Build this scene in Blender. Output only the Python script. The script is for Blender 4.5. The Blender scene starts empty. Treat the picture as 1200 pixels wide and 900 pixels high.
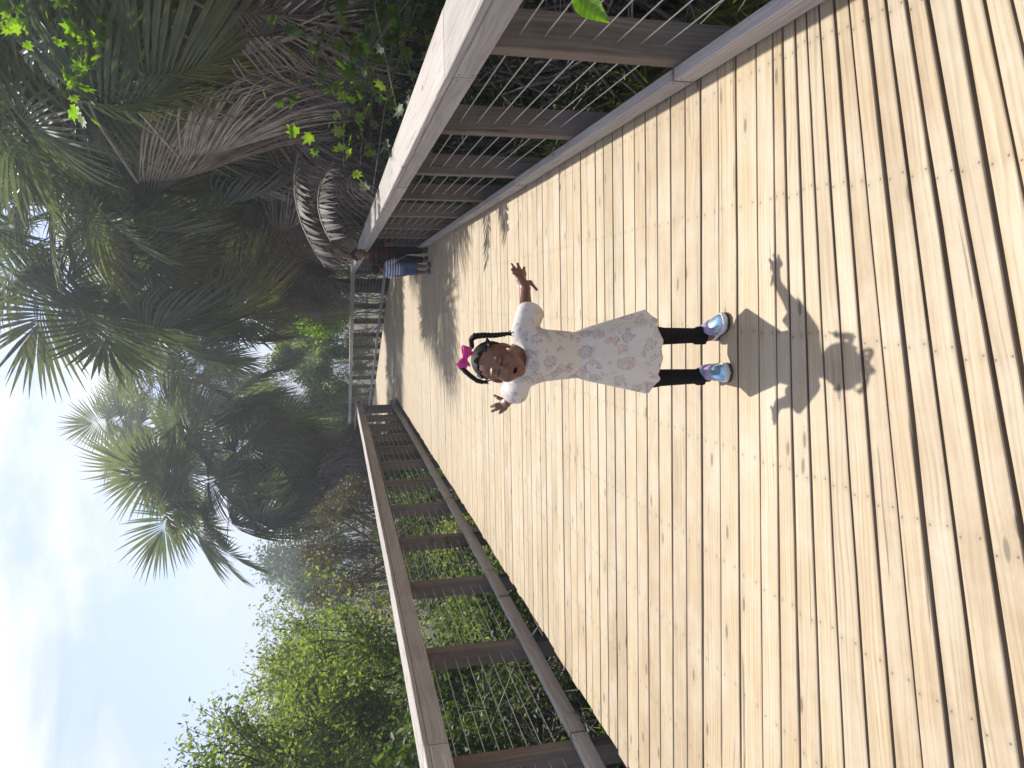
import bpy, math, random
import numpy as np
from mathutils import Vector, Matrix, Quaternion

# ------------------------------------------------------------------ camera, sky, sun, exposure
H_CAM, YAW, PITCH, ROLL, FPX = 1.4, .1135, .2293, .0306, 866.7     # the photograph was taken with the phone on its side
SC = bpy.context.scene
COL = SC.collection
_f = np.array([-math.sin(YAW)*math.cos(PITCH), math.cos(YAW)*math.cos(PITCH), -math.sin(PITCH)])
_r0 = np.array([math.cos(YAW), math.sin(YAW), 0.]); _d0 = np.cross(_f, _r0)
_r = math.cos(ROLL)*_r0+math.sin(ROLL)*_d0; _d = -math.sin(ROLL)*_r0+math.cos(ROLL)*_d0
cam_d = bpy.data.cameras.new('camera'); cam = bpy.data.objects.new('camera', cam_d); COL.objects.link(cam)
cam_d.sensor_width = 36; cam_d.lens = FPX/1200*36; cam_d.clip_start = .05; cam_d.clip_end = 2000
cam.matrix_world = Matrix(((_d[0], _r[0], -_f[0], 0), (_d[1], _r[1], -_f[1], 0), (_d[2], _r[2], -_f[2], H_CAM), (0, 0, 0, 1)))
SC.camera = cam
SUN_EL, SUN_AZ = math.radians(56.5), math.radians(-1)       # azimuth clockwise from +Y

W = bpy.data.worlds.new('World'); SC.world = W; W.use_nodes = True
nt = W.node_tree; nt.nodes.clear()
def N(t, **k):
    n = nt.nodes.new(t)
    for a, b in k.items(): setattr(n, a, b)
    return n
sky = N('ShaderNodeTexSky', sky_type='NISHITA', sun_disc=False, sun_elevation=SUN_EL, sun_rotation=SUN_AZ)
sky.air_density = 1.0; sky.dust_density = .6; sky.ozone_density = 1.0
tc = N('ShaderNodeTexCoord'); mp = N('ShaderNodeMapping'); mp.inputs['Scale'].default_value = (1, 1, 2.6)
mp.inputs['Rotation'].default_value = (0, 0, .5)
no = N('ShaderNodeTexNoise'); no.inputs['Scale'].default_value = 3.4; no.inputs['Detail'].default_value = 9; no.inputs['Roughness'].default_value = .58; no.inputs['Distortion'].default_value = .5
rp = N('ShaderNodeValToRGB'); rp.color_ramp.elements[0].position = .44; rp.color_ramp.elements[1].position = .63; rp.color_ramp.elements[0].color = (.1, .1, .1, 1)
mx = N('ShaderNodeMix', data_type='RGBA'); mx.inputs[7].default_value = (5.8, 5.9, 6.1, 1)
bg = N('ShaderNodeBackground'); bg.inputs['Strength'].default_value = .072
ow = N('ShaderNodeOutputWorld')
L = nt.links.new
L(tc.outputs['Generated'], mp.inputs[0]); L(mp.outputs[0], no.inputs['Vector']); L(no.outputs[0], rp.inputs[0])
tn = N('ShaderNodeMix', data_type='RGBA', blend_type='MULTIPLY'); tn.inputs[0].default_value = 1; tn.inputs[7].default_value = (.94, .87, 1.06, 1)
L(rp.outputs[0], mx.inputs[0]); L(sky.outputs[0], tn.inputs[6]); L(tn.outputs[2], mx.inputs[6]); L(mx.outputs[2], bg.inputs[0]); L(bg.outputs[0], ow.inputs[0])
sl = bpy.data.lights.new('sun', 'SUN'); sl.energy = 2.9; sl.angle = math.radians(.6); sl.color = (1, .95, .86)
so = bpy.data.objects.new('sun', sl); COL.objects.link(so)
_sd = Vector((math.sin(SUN_AZ)*math.cos(SUN_EL), math.cos(SUN_AZ)*math.cos(SUN_EL), math.sin(SUN_EL)))
so.rotation_euler = (-_sd).to_track_quat('-Z', 'Y').to_euler(); so.location = (0, 10, 20)
vs = SC.view_settings; vs.view_transform = 'Standard'; vs.look = 'None'; vs.exposure = 1.3; vs.gamma = 1; vs.use_curve_mapping = False
SC.cycles.use_denoising = True; SC.cycles.max_bounces = 10; SC.cycles.transparent_max_bounces = 8

# ------------------------------------------------------------------ helpers
def ray(x, y):
    return _f+_r*((900-y)-450)/FPX+_d*(x-600)/FPX
def at(x, y, Y):                       # photograph pixel at the distance Y down the walkway
    w = ray(x, y); return np.array([0, 0, H_CAM])+w*(Y/w[1])
def put(o, label=None, category=None, group=None, kind=None):
    if label: o['label'] = label
    if category: o['category'] = category
    if group: o['group'] = group
    if kind: o['kind'] = kind
    return o
def empty(name, loc=(0, 0, 0), rz=0, **k):
    o = bpy.data.objects.new(name, None); COL.objects.link(o); o.location = loc; o.rotation_euler = (0, 0, rz); o.empty_display_size = .1
    return put(o, **k)
def link(name, me, mat=None, parent=None, loc=None, smooth=False):
    o = bpy.data.objects.new(name, me); COL.objects.link(o)
    if mat is not None and not me.materials:
        for m in (mat if isinstance(mat, (list, tuple)) else [mat]): me.materials.append(m)
    if parent is not None: o.parent = parent
    if loc is not None: o.location = loc
    if smooth: me.shade_smooth()
    return o
def mesh(v, f, name='m', mi=None, rnd=None):
    """v (n,3), f (m,3|4) array or list of lists"""
    me = bpy.data.meshes.new(name); v = np.asarray(v, np.float32)
    if isinstance(f, np.ndarray):
        m, k = f.shape
        me.vertices.add(len(v)); me.vertices.foreach_set('co', v.ravel())
        me.loops.add(m*k); me.loops.foreach_set('vertex_index', f.astype(np.int32).ravel())
        me.polygons.add(m); me.polygons.foreach_set('loop_start', np.arange(0, m*k, k, dtype=np.int32))
        if mi is not None: me.polygons.foreach_set('material_index', np.asarray(mi, np.int32))
        me.update(calc_edges=True)
    else:
        me.from_pydata([tuple(a) for a in v.tolist()], [], f)
        if mi is not None: me.polygons.foreach_set('material_index', np.asarray(mi, np.int32))
    if rnd is not None:
        a = me.attributes.new('rnd', 'FLOAT', 'FACE'); a.data.foreach_set('value', np.asarray(rnd, np.float32))
    me.validate()
    return me
class MB:
    def __init__(s): s.v = []; s.f = []
    def add(s, v, f):
        n = len(s.v); s.v += [tuple(p) for p in v]; s.f += [[i+n for i in q] for q in f]
    def box(s, c, sz, M=None, bev=0.0):
        x, y, z = [a/2 for a in sz]; b = min(bev, x*.45, y*.45, z*.45)
        if b <= 0:
            v = [(i*x, j*y, k*z) for i in (-1, 1) for j in (-1, 1) for k in (-1, 1)]
            f = [[0, 1, 3, 2], [4, 6, 7, 5], [0, 4, 5, 1], [2, 3, 7, 6], [0, 2, 6, 4], [1, 5, 7, 3]]
        else:                          # bevelled: octagonal prism along the longest axis
            ax = max(range(3), key=lambda i: (x, y, z)[i]); o = [i for i in range(3) if i != ax]
            h = (x, y, z); A, B = h[o[0]], h[o[1]]
            ring = [(A-b, -B), (A, -B+b), (A, B-b), (A-b, B), (-A+b, B), (-A, B-b), (-A, -B+b), (-A+b, -B)]
            v = []
            for sgn in (-1, 1):
                for (p, q) in ring:
                    w = [0, 0, 0]; w[ax] = sgn*h[ax]; w[o[0]] = p; w[o[1]] = q; v.append(tuple(w))
            f = [[i, (i+1) % 8, 8+(i+1) % 8, 8+i] for i in range(8)]+[list(range(7, -1, -1)), list(range(8, 16))]
            if ax == 1: f = [q[::-1] for q in f]
        if M is not None: v = [tuple(M @ Vector(p)) for p in v]
        s.add([(p[0]+c[0], p[1]+c[1], p[2]+c[2]) for p in v], f)
    def tube(s, pts, rad, n=8, cap=True):
        pts = [Vector(p) for p in pts]; R = rad if isinstance(rad, (list, tuple)) else [rad]*len(pts); rings = []
        up = Vector((0, 0, 1)); v = []; f = []
        for i, p in enumerate(pts):
            t = (pts[min(i+1, len(pts)-1)]-pts[max(i-1, 0)]).normalized()
            a = t.cross(up if abs(t.z) < .95 else Vector((1, 0, 0))).normalized(); b = t.cross(a)
            for k in range(n):
                q = 2*math.pi*k/n; v.append(tuple(p+(a*math.cos(q)+b*math.sin(q))*R[i]))
        for i in range(len(pts)-1):
            for k in range(n): f.append([i*n+k, i*n+(k+1) % n, (i+1)*n+(k+1) % n, (i+1)*n+k])
        if cap: f += [list(range(n-1, -1, -1)), [(len(pts)-1)*n+k for k in range(n)]]
        s.add(v, f)
    def build(s, name, mat, parent=None, smooth=False):
        return link(name, mesh(s.v, s.f, name), mat, parent, smooth=smooth)

# ------------------------------------------------------------------ materials
def mat_new(name):
    m = bpy.data.materials.new(name); m.use_nodes = True; t = m.node_tree
    return m, t, t.nodes['Principled BSDF'], t.nodes['Material Output']
def nd(t, typ, ins=None, **k):
    n = t.nodes.new(typ)
    for a, b in k.items(): setattr(n, a, b)
    for a, b in (ins or {}).items():
        if hasattr(b, 'is_linked') or hasattr(b, 'links'): t.links.new(b, n.inputs[a])
        else: n.inputs[a].default_value = b
    return n
def ramp(t, fac, stops):
    n = t.nodes.new('ShaderNodeValToRGB'); e = n.color_ramp.elements
    while len(e) < len(stops): e.new(.5)
    for q, (p, c) in zip(e, stops): q.position = p; q.color = (*c, 1)
    t.links.new(fac, n.inputs[0]); return n.outputs[0]
def mixc(t, fac, a, b, mode='MIX'):
    n = nd(t, 'ShaderNodeMix', data_type='RGBA', blend_type=mode)
    for i, q in ((0, fac), (6, a), (7, b)):
        if hasattr(q, 'links'): t.links.new(q, n.inputs[i])
        else: n.inputs[i].default_value = q if i == 0 else (*q, 1)
    return n.outputs[2]
def mth(t, op, a, b=None, c=None):
    n = t.nodes.new('ShaderNodeMath'); n.operation = op
    for i, q in enumerate((a, b, c)):
        if q is None: continue
        if hasattr(q, 'links'): t.links.new(q, n.inputs[i])
        else: n.inputs[i].default_value = q
    return n.outputs[0]
def plain(name, col, rough=.6, metal=0, spec=.4, noise=0, nscale=30):
    m, t, b, o = mat_new(name)
    b.inputs['Base Color'].default_value = (*col, 1); b.inputs['Roughness'].default_value = rough; b.inputs['Metallic'].default_value = metal
    b.inputs['Specular IOR Level'].default_value = spec
    if noise:
        c = nd(t, 'ShaderNodeTexCoord'); n = nd(t, 'ShaderNodeTexNoise', {'Vector': c.outputs['Object'], 'Scale': nscale, 'Detail': 4})
        t.links.new(ramp(t, n.outputs[0], [(.3, [x*(1-noise) for x in col]), (.7, [min(1, x*(1+noise)) for x in col])]), b.inputs['Base Color'])
    return m
def wood(name, dark, light, tint, axis=0, knots=True, nails=None, grey=None, rough=.75, gscale=1.0, crack=True, var=.25, ring=.45):
    """timber with grain along one object axis; every piece differs by Object Info random"""
    m, t, b, o = mat_new(name)
    tcn = nd(t, 'ShaderNodeTexCoord'); oi = nd(t, 'ShaderNodeObjectInfo')
    off = nd(t, 'ShaderNodeCombineXYZ', {0: mth(t, 'MULTIPLY', oi.outputs['Random'], 37.), 1: mth(t, 'MULTIPLY', oi.outputs['Random'], 91.), 2: mth(t, 'MULTIPLY', oi.outputs['Random'], 53.)})
    P = nd(t, 'ShaderNodeVectorMath', {0: tcn.outputs['Object'], 1: off.outputs[0]}, operation='ADD').outputs[0]
    # slow warp so that grain wanders
    wn = nd(t, 'ShaderNodeTexNoise', {'Vector': P, 'Scale': 2.2, 'Detail': 2})
    wv = nd(t, 'ShaderNodeVectorMath', {0: wn.outputs['Color'], 1: (.5, .5, .5)}, operation='SUBTRACT')
    wv2 = nd(t, 'ShaderNodeVectorMath', {0: wv.outputs[0], 1: (.035, .035, .035)}, operation='MULTIPLY')
    P2 = nd(t, 'ShaderNodeVectorMath', {0: P, 1: wv2.outputs[0]}, operation='ADD').outputs[0]
    sc = [90*gscale]*3; sc[axis] = 2.2
    mg = nd(t, 'ShaderNodeMapping', {'Vector': P2, 'Scale': tuple(sc)})
    g1 = nd(t, 'ShaderNodeTexNoise', {'Vector': mg.outputs[0], 'Scale': 1.0, 'Detail': 5, 'Roughness': .6})
    sc2 = [28*gscale]*3; sc2[axis] = .7
    mg2 = nd(t, 'ShaderNodeMapping', {'Vector': P2, 'Scale': tuple(sc2)})
    g2 = nd(t, 'ShaderNodeTexNoise', {'Vector': mg2.outputs[0], 'Scale': 1.0, 'Detail': 3})
    gg = mth(t, 'ADD', mth(t, 'MULTIPLY', g1.outputs[0], .55), mth(t, 'MULTIPLY', g2.outputs[0], .45))
    c = ramp(t, gg, [(.36, dark), (.5, tuple((a+q)/2 for a, q in zip(dark, light))), (.62, light)])
    # growth-ring lines
    sp2 = nd(t, 'ShaderNodeSeparateXYZ', {0: P2}); acr = mth(t, 'ADD', sp2.outputs[1 if axis == 0 else 0], mth(t, 'MULTIPLY', sp2.outputs[2 if axis != 2 else 1], .6))
    sc4 = [9.*gscale]*3; sc4[axis] = .55
    ml = nd(t, 'ShaderNodeMapping', {'Vector': P, 'Scale': tuple(sc4)}); n4 = nd(t, 'ShaderNodeTexNoise', {'Vector': ml.outputs[0], 'Scale': 1.0, 'Detail': 2})
    rg = mth(t, 'SINE', mth(t, 'ADD', mth(t, 'MULTIPLY', acr, 330.*gscale), mth(t, 'MULTIPLY', n4.outputs[0], 34.)))
    lines = mth(t, 'MULTIPLY', ramp(t, mth(t, 'ADD', mth(t, 'MULTIPLY', rg, .5), .5), [(.55, (0, 0, 0)), (.95, (1, 1, 1))]), ramp(t, g2.outputs[0], [(.35, (.25, .25, .25)), (.6, (1, 1, 1))]))
    c = mixc(t, mth(t, 'MULTIPLY', lines, ring), c, tuple(x*.62 for x in dark))
    # board to board tone
    hs = nd(t, 'ShaderNodeTexWhiteNoise', {'W': mth(t, 'MULTIPLY', oi.outputs['Random'], 777.)}, noise_dimensions='1D')
    c = mixc(t, mth(t, 'MULTIPLY', hs.outputs['Value'], .65), c, tint, 'MULTIPLY')
    c = mixc(t, 1.0, c, ramp(t, oi.outputs['Random'], [(0, (1-var,)*3), (1, (1+var*.35,)*3)]), 'MULTIPLY')
    # blotches of wear
    bn = nd(t, 'ShaderNodeTexNoise', {'Vector': P, 'Scale': 3.1, 'Detail': 5, 'Roughness': .65})
    if grey is not None: c = mixc(t, mth(t, 'MULTIPLY', ramp(t, bn.outputs[0], [(.42, (0, 0, 0)), (.68, (1, 1, 1))]), .6), c, grey)
    h = gg
    if knots:
        mk = [14., 14., 14.]; mk[axis] = 4.6
        kk = nd(t, 'ShaderNodeMapping', {'Vector': P2, 'Scale': tuple(mk)})
        vo = nd(t, 'ShaderNodeTexVoronoi', {'Vector': kk.outputs[0], 'Scale': .55, 'Randomness': 1.0}, feature='F1', voronoi_dimensions='2D')
        sel = mth(t, 'GREATER_THAN', nd(t, 'ShaderNodeSeparateColor', {0: vo.outputs['Color']}).outputs[0], .68)
        d = vo.outputs['Distance']
        ringw = mth(t, 'MULTIPLY', mth(t, 'SINE', mth(t, 'MULTIPLY', d, 70.)), .5)
        core = ramp(t, d, [(.05, (1, 1, 1)), (.085, (0, 0, 0))]); halo = ramp(t, d, [(.05, (1, 1, 1)), (.30, (0, 0, 0))])
        c = mixc(t, mth(t, 'MULTIPLY', mth(t, 'MULTIPLY', halo, sel), mth(t, 'ADD', .14, mth(t, 'MULTIPLY', ringw, .26))), c, tuple(x*.62 for x in dark))
        c = mixc(t, mth(t, 'MULTIPLY', mth(t, 'MULTIPLY', core, sel), .8), c, tuple(x*.33 for x in dark))
    if crack:
        sc3 = [60.]*3; sc3[axis] = .9
        mc = nd(t, 'ShaderNodeMapping', {'Vector': P2, 'Scale': tuple(sc3)})
        cn = nd(t, 'ShaderNodeTexNoise', {'Vector': mc.outputs[0], 'Scale': 1.0, 'Detail': 1})
        cm = ramp(t, cn.outputs[0], [(.255, (1, 1, 1)), (.285, (0, 0, 0))])
        c = mixc(t, mth(t, 'MULTIPLY', cm, .75), c, tuple(x*.3 for x in dark))
        h = mth(t, 'SUBTRACT', h, mth(t, 'MULTIPLY', cm, .6))
    if nails is not None:
        s = nd(t, 'ShaderNodeSeparateXYZ', {0: tcn.outputs['Object']})
        jx = nd(t, 'ShaderNodeTexNoise', {'W': mth(t, 'MULTIPLY', oi.outputs['Random'], 500.), 'Scale': 1.0}, noise_dimensions='1D')
        xx = mth(t, 'ADD', s.outputs[0], mth(t, 'MULTIPLY', mth(t, 'SUBTRACT', jx.outputs[0], .5), .03))
        xm = mth(t, 'SUBTRACT', mth(t, 'FLOORED_MODULO', xx, nails[0]), nails[0]/2)
        na = nd(t, 'ShaderNodeAttribute', attribute_name='nail_a', attribute_type='OBJECT'); nb = nd(t, 'ShaderNodeAttribute', attribute_name='nail_b', attribute_type='OBJECT')
        ym = mth(t, 'SUBTRACT', mth(t, 'ABSOLUTE', s.outputs[1]), mth(t, 'ADD', na.outputs['Fac'], mth(t, 'MULTIPLY', nb.outputs['Fac'], s.outputs[0])))
        dd = mth(t, 'SQRT', mth(t, 'ADD', mth(t, 'MULTIPLY', xm, xm), mth(t, 'MULTIPLY', ym, ym)))
        nm = mth(t, 'LESS_THAN', dd, .0034)
        c = mixc(t, mth(t, 'MULTIPLY', nm, .8), c, (.06, .045, .035))
        st = ramp(t, dd, [(.006, (1, 1, 1)), (.02, (0, 0, 0))])
        c = mixc(t, mth(t, 'MULTIPLY', st, .16), c, (.1, .08, .06))
    t.links.new(c, b.inputs['Base Color']); b.inputs['Roughness'].default_value = rough; b.inputs['Specular IOR Level'].default_value = .4
    bp = nd(t, 'ShaderNodeBump', {'Height': h, 'Strength': .35, 'Distance': .004}); t.links.new(bp.outputs[0], b.inputs['Normal'])
    return m
def leafmat(name, stops, trans=.45, tcol=(.35, .5, .06), rough=.5, useinfo=False):
    """foliage: per-face random tone, half of the light passes through"""
    m, t, b, o = mat_new(name)
    a = nd(t, 'ShaderNodeAttribute', attribute_name='rnd'); fac = a.outputs['Fac']
    oi = nd(t, 'ShaderNodeObjectInfo')
    fac = mth(t, 'FRACT', mth(t, 'ADD', fac, mth(t, 'MULTIPLY', oi.outputs['Random'], .35))) if useinfo else fac
    c = ramp(t, fac, stops)
    t.links.new(c, b.inputs['Base Color']); b.inputs['Roughness'].default_value = rough; b.inputs['Specular IOR Level'].default_value = .35
    tr = nd(t, 'ShaderNodeBsdfTranslucent'); t.links.new(mixc(t, 1.0, c, tuple(x*4 for x in tcol), 'MULTIPLY'), tr.inputs['Color'])
    ms = nd(t, 'ShaderNodeMixShader', {0: trans}); t.links.new(b.outputs[0], ms.inputs[1]); t.links.new(tr.outputs[0], ms.inputs[2])
    t.links.new(ms.outputs[0], o.inputs[0]); return m

M = {}
M['plank'] = wood('deck_pine', (.342, .252, .149), (.478, .39, .260), (1.0, .93, .835), 0, True, (.44, .040), (.46, .395, .305), .58, var=.16, ring=.5)
M['plankside'] = wood('deck_pine_dark_edge', (.22, .18, .14), (.33, .27, .21), (.95, .9, .85), 0, False, crack=False)  # plank sides and ends coloured darker than the face so the gaps read dark
M['joist'] = wood('joist_timber', (.11, .085, .06), (.2, .16, .12), (.9, .9, .9), 1, False)
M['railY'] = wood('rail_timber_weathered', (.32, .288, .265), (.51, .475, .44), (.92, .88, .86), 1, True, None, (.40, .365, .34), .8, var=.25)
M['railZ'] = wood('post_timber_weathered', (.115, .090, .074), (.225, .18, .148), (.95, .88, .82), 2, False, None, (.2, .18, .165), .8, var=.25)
M['steel'] = plain('cable_steel', (.62, .61, .56), .38, .7)
M['screw'] = plain('screw_head', (.12, .11, .1), .5, .6)

# ------------------------------------------------------------------ ground
def ground():
    rng = np.random.default_rng(3)
    g = np.unique(np.concatenate([np.linspace(-400, -30, 14), np.linspace(-30, 30, 61), np.linspace(30, 400, 14)]))
    gy = np.unique(np.concatenate([np.linspace(-200, -6, 8), np.linspace(-6, 45, 52), np.linspace(45, 480, 18)]))
    X, Y = np.meshgrid(g, gy, indexing='ij')
    Z = -.85+.12*np.sin(X*.7+1)*np.sin(Y*.5)+.08*np.sin(X*1.9)*np.sin(Y*1.3+.5)
    side = np.clip(np.abs(X+.8)-3, 0, 8); Z = Z+.07*side
    v = np.stack([X, Y, Z], -1).reshape(-1, 3); n, k = len(g), len(gy)
    i, j = np.meshgrid(np.arange(n-1), np.arange(k-1), indexing='ij'); a = (i*k+j).ravel()
    f = np.stack([a, a+k, a+k+1, a+1], -1)
    m, t, b, o = mat_new('woodland_soil')
    c = nd(t, 'ShaderNodeTexCoord'); n1 = nd(t, 'ShaderNodeTexNoise', {'Vector': c.outputs['Object'], 'Scale': .6, 'Detail': 8, 'Roughness': .65})
    n2 = nd(t, 'ShaderNodeTexNoise', {'Vector': c.outputs['Object'], 'Scale': 14., 'Detail': 5})
    c1 = ramp(t, n1.outputs[0], [(.35, (.05, .04, .028)), (.52, (.075, .075, .035)), (.68, (.12, .095, .06))])
    t.links.new(mixc(t, .5, c1, ramp(t, n2.outputs[0], [(.3, (.35, .35, .35)), (.7, (1.4, 1.35, 1.2))]), 'MULTIPLY'), b.inputs['Base Color'])
    b.inputs['Roughness'].default_value = .95
    bp = nd(t, 'ShaderNodeBump', {'Height': n2.outputs[0], 'Strength': .8, 'Distance': .05}); t.links.new(bp.outputs[0], b.inputs['Normal'])
    o = link('ground', mesh(v, f), m, smooth=True); o['kind'] = 'structure'; o['label'] = 'dark woodland soil and leaf litter under the boardwalk'; o['category'] = 'ground'
ground()

# ------------------------------------------------------------------ boardwalk deck
XL, XR = -2.405, .885
BEND = math.radians(22)
def plank_mesh(q, rng, seg, th=.036):
    """q: near-left, near-right, far-right, far-left corners (2D). local x along the board"""
    nl, nr, fr, fl = [np.array(p) for p in q]
    cen = (nl+nr+fr+fl)/4; ax = ((nr+fr)-(nl+fl)); Lg = np.linalg.norm(ax)/2; ax = ax/np.linalg.norm(ax); ay = np.array([-ax[1], ax[0]])
    loc = lambda p: np.array([np.dot(p-cen, ax), np.dot(p-cen, ay)])
    nl, nr, fr, fl = map(loc, (nl, nr, fr, fl)); b = .0022
    v = []; f = []; cup = rng.uniform(-.0012, .0012)
    for s in range(seg+1):
        u = s/seg; A = nl+(nr-nl)*u; B = fl+(fr-fl)*u
        jit = rng.normal(0, .0009, 2) if 0 < s < seg else (0, 0); A = A+[0, jit[0]]; B = B+[0, jit[1]]
        for (p, o, z) in ((A, b*.3, -th), (A, 0, -b*1.3), (A, b, -b*.35), (A, b*2.6, 0), (B, -b*2.6, 0), (B, -b, -b*.35), (B, 0, -b*1.3), (B, -b*.3, -th)):
            v.append((p[0], p[1]+o, z+(cup if z > -b*.5 else 0)))
    for s in range(seg):
        for k in range(8):
            a, c = s*8+k, s*8+(k+1) % 8; f.append([a, a+8, c+8, c])
    f += [list(range(8)), [seg*8+k for k in range(7, -1, -1)]]
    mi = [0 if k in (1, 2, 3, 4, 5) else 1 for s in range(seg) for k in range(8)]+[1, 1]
    me = mesh(v, f, 'plank', mi=mi); return me, cen, math.atan2(ax[1], ax[0])
def deck():
    rng = np.random.default_rng(11)
    D = bpy.data.objects.new('boardwalk', None); COL.objects.link(D); D['kind'] = 'structure'; D['label'] = 'wide boardwalk of pale yellow pine planks running into the trees'; D['category'] = 'boardwalk'
    lines = []                         # (left point, right point, gap)
    near = [(1.306, .277), (1.380, .290), (1.460, .266), (1.543, .243), (1.626, .226), (1.707, .208), (1.786, .186), (1.868, .169), (1.948, .146), (2.023, .123), (2.105, .104), (2.178, .082)]
    a, s = near[0]; pre = []
    for k in range(9):
        a -= .078; s = .30+.0225*k; pre.append((a, s))
    al = pre[::-1]+near
    d = [.105, .136, .132, .139, .134, .135, .138, .126, .131, .147, .141, .132, .127, .143, .114, .153]
    a = 2.178; s = .082
    for k in range(124):
        a += d[k] if k < len(d) else .1375+rng.uniform(-.004, .004); s = max(.055, s-.006); al.append((a, s))
        if a > 19.1: break
    for (a, s) in al: lines.append(((XL, a+s*XL), (XR, a+s*XR)))
    # bend to the left, then straight again
    pl = np.array(lines[-1][0]); pr = np.array(lines[-1][1]); piv = pl+[-.2, .0]
    n = 10; a0 = math.atan2(pr[1]-pl[1], pr[0]-pl[0])
    for k in range(1, n+1):
        an = a0+(BEND-a0)*k/n; dr = np.array([math.cos(an), math.sin(an)]); p = pl+np.array([-.02, .045])*k
        lines.append((tuple(p), tuple(p+dr*3.29)))
    dr = np.array([math.cos(BEND), math.sin(BEND)]); fw = np.array([-dr[1], dr[0]]); p = np.array(lines[-1][0])
    for k in range(1, 135): q = p+fw*.1385*k; lines.append((tuple(q), tuple(q+dr*3.29)))
    for i in range(len(lines)-1):
        (l0, r0), (l1, r1) = lines[i], lines[i+1]
        g = .0058 if l0[1] < 1.55 else (.0055 if i < 36 else .0042)
        l0, r0, l1, r1 = map(np.array, (l0, r0, l1, r1)); nn = (l1-l0); nn = nn/np.linalg.norm(nn); e = rng.uniform(-.012, .012)
        ex = (r0-l0)/np.linalg.norm(r0-l0)
        g1 = g*rng.uniform(.45, 1.4)
        wl = np.linalg.norm(l1-l0)/2; wr = np.linalg.norm(r1-r0)/2; Lb = np.linalg.norm(r0-l0)
        me, cen, an = plank_mesh((l0+nn*g1+ex*e, r0+nn*g1, r1-nn*g, l1-nn*g+ex*e), rng, 14 if i < 45 else 2)
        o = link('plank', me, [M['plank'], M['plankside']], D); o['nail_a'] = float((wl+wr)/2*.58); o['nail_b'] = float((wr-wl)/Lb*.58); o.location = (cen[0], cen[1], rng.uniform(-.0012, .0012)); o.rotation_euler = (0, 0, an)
    for k in range(9):
        m = MB(); m.box((0, 10.0, -.14), (.045, 20, .19)); o = m.build('joist', M['joist'], D); o.location = (XL+.1+k*.38, -.4, -.002)
    for sx in (XL+.02, .87):
        for k in range(9):
            m = MB(); m.box((sx+.1*(1 if sx < 0 else -1), 1.4+2.3*k, -.7), (.14, .14, .92), bev=.01); m.build('pile', M['joist'], D)
    return lines
LINES = deck()

# ------------------------------------------------------------------ railings
def xl(y):  # inner face of the left rail, slightly bowed
    pts = [(0.5, -2.66), (2.4, -2.575), (4, -2.50), (6, -2.45), (11, -2.43), (19.4, -2.48)]
    return float(np.interp(y, [p[0] for p in pts], [p[1] for p in pts]))
def railing(name, path, side, posts, ztop, label, capw=.245, fascia=.085, bottom=(.025, .112), cables=8, boff=.045, first=0.):
    """path: function s -> (x, y) of the rail's inner face; side +1 right of the walk, -1 left; posts: list of s"""
    R = empty(name, (*path(posts[0]), 0), label=label, category='railing', group='cable railings along the boardwalk')
    ori = np.array([*path(posts[0]), 0.])
    rng = np.random.default_rng(int(abs(posts[0]*100))+5*(side > 0)+77)
    def fr(s):
        p = np.array(path(s)); q = (np.array(path(s+.05))-np.array(path(s-.05))); t = q/np.linalg.norm(q); nrm = np.array([t[1], -t[0]])*side
        return p, t, nrm
    def board(nm, s0, s1, off, w, z0, z1, bev=.004):   # off: from inner face outward to the board's inner edge
        pa, t, nr = fr(s0); pb, t2, nr2 = fr(s1)
        a = pa+nr*(off+w/2); b = pb+nr2*(off+w/2); c = (a+b)/2; Ln = np.linalg.norm(b-a); an = math.atan2(b[1]-a[1], b[0]-a[0])-math.pi/2
        m = MB(); m.box((0, 0, 0), (w, Ln-.003, z1-z0), bev=bev)
        o = m.build(nm, M['railY'], R); o.location = (c[0]-ori[0], c[1]-ori[1], (z0+z1)/2); o.rotation_euler = (rng.normal(0, .0006), 0, an); return o, Ln
    ct = .029
    cuts = [posts[0]-.35]+[posts[i]+.03 for i in range(2, len(posts)-1, 2)]+[posts[-1]+.12]
    for i in range(len(cuts)-1):
        j = rng.uniform(-.002, .002)
        board('cap_board', cuts[i], cuts[i+1], -.0+j, capw, ztop-ct+j*.4, ztop+j*.4, .004)
        o, Ln = board('fascia_board', cuts[i]+.004, cuts[i+1]-.004, .006+j, .036, ztop-ct-fascia, ztop-ct-.003)
        o2, _ = board('bottom_board', cuts[i]+.01, cuts[i+1]-.01, boff+j, .048, bottom[0], bottom[1]+j)
        if cuts[i] < 9:
            for oo, hh in ((o, fascia*.28), (o2, .025)):
                for e in (-1, 1):
                    for q in (-1, 1):
                        m = MB(); m.tube([(-side*.020*0+0, 0, 0), (.0012*-side, 0, 0)], .0035, 7); c = m.build('screw', M['screw'], R)
                        c.parent = oo; c.location = (-side*(.0182 if oo is o else .0245), e*(Ln/2-.03), q*hh)
    for s in posts:
        p, t, nr = fr(s); c = p+nr*(boff+.05+.072); m = MB(); m.box((0, 0, 0), (.14, .089, ztop-ct+.62), bev=.005)
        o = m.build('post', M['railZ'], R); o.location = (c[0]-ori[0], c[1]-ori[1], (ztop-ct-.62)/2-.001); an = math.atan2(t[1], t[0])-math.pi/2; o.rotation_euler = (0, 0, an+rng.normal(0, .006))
    zs = np.linspace(bottom[1]+.075, ztop-ct-fascia-.055, cables)
    for z in zs:
        pts = []
        for s in [posts[0]-.3]+list(posts)+[posts[-1]+.1]:
            p, t, nr = fr(s); c = p+nr*(boff+.05+.05); pts.append((c[0]-ori[0], c[1]-ori[1], z))
        m = MB(); m.tube(pts, .0028, 6); m.build('cable', M['steel'], R, smooth=True)
    return R
STEP = 1.315
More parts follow.
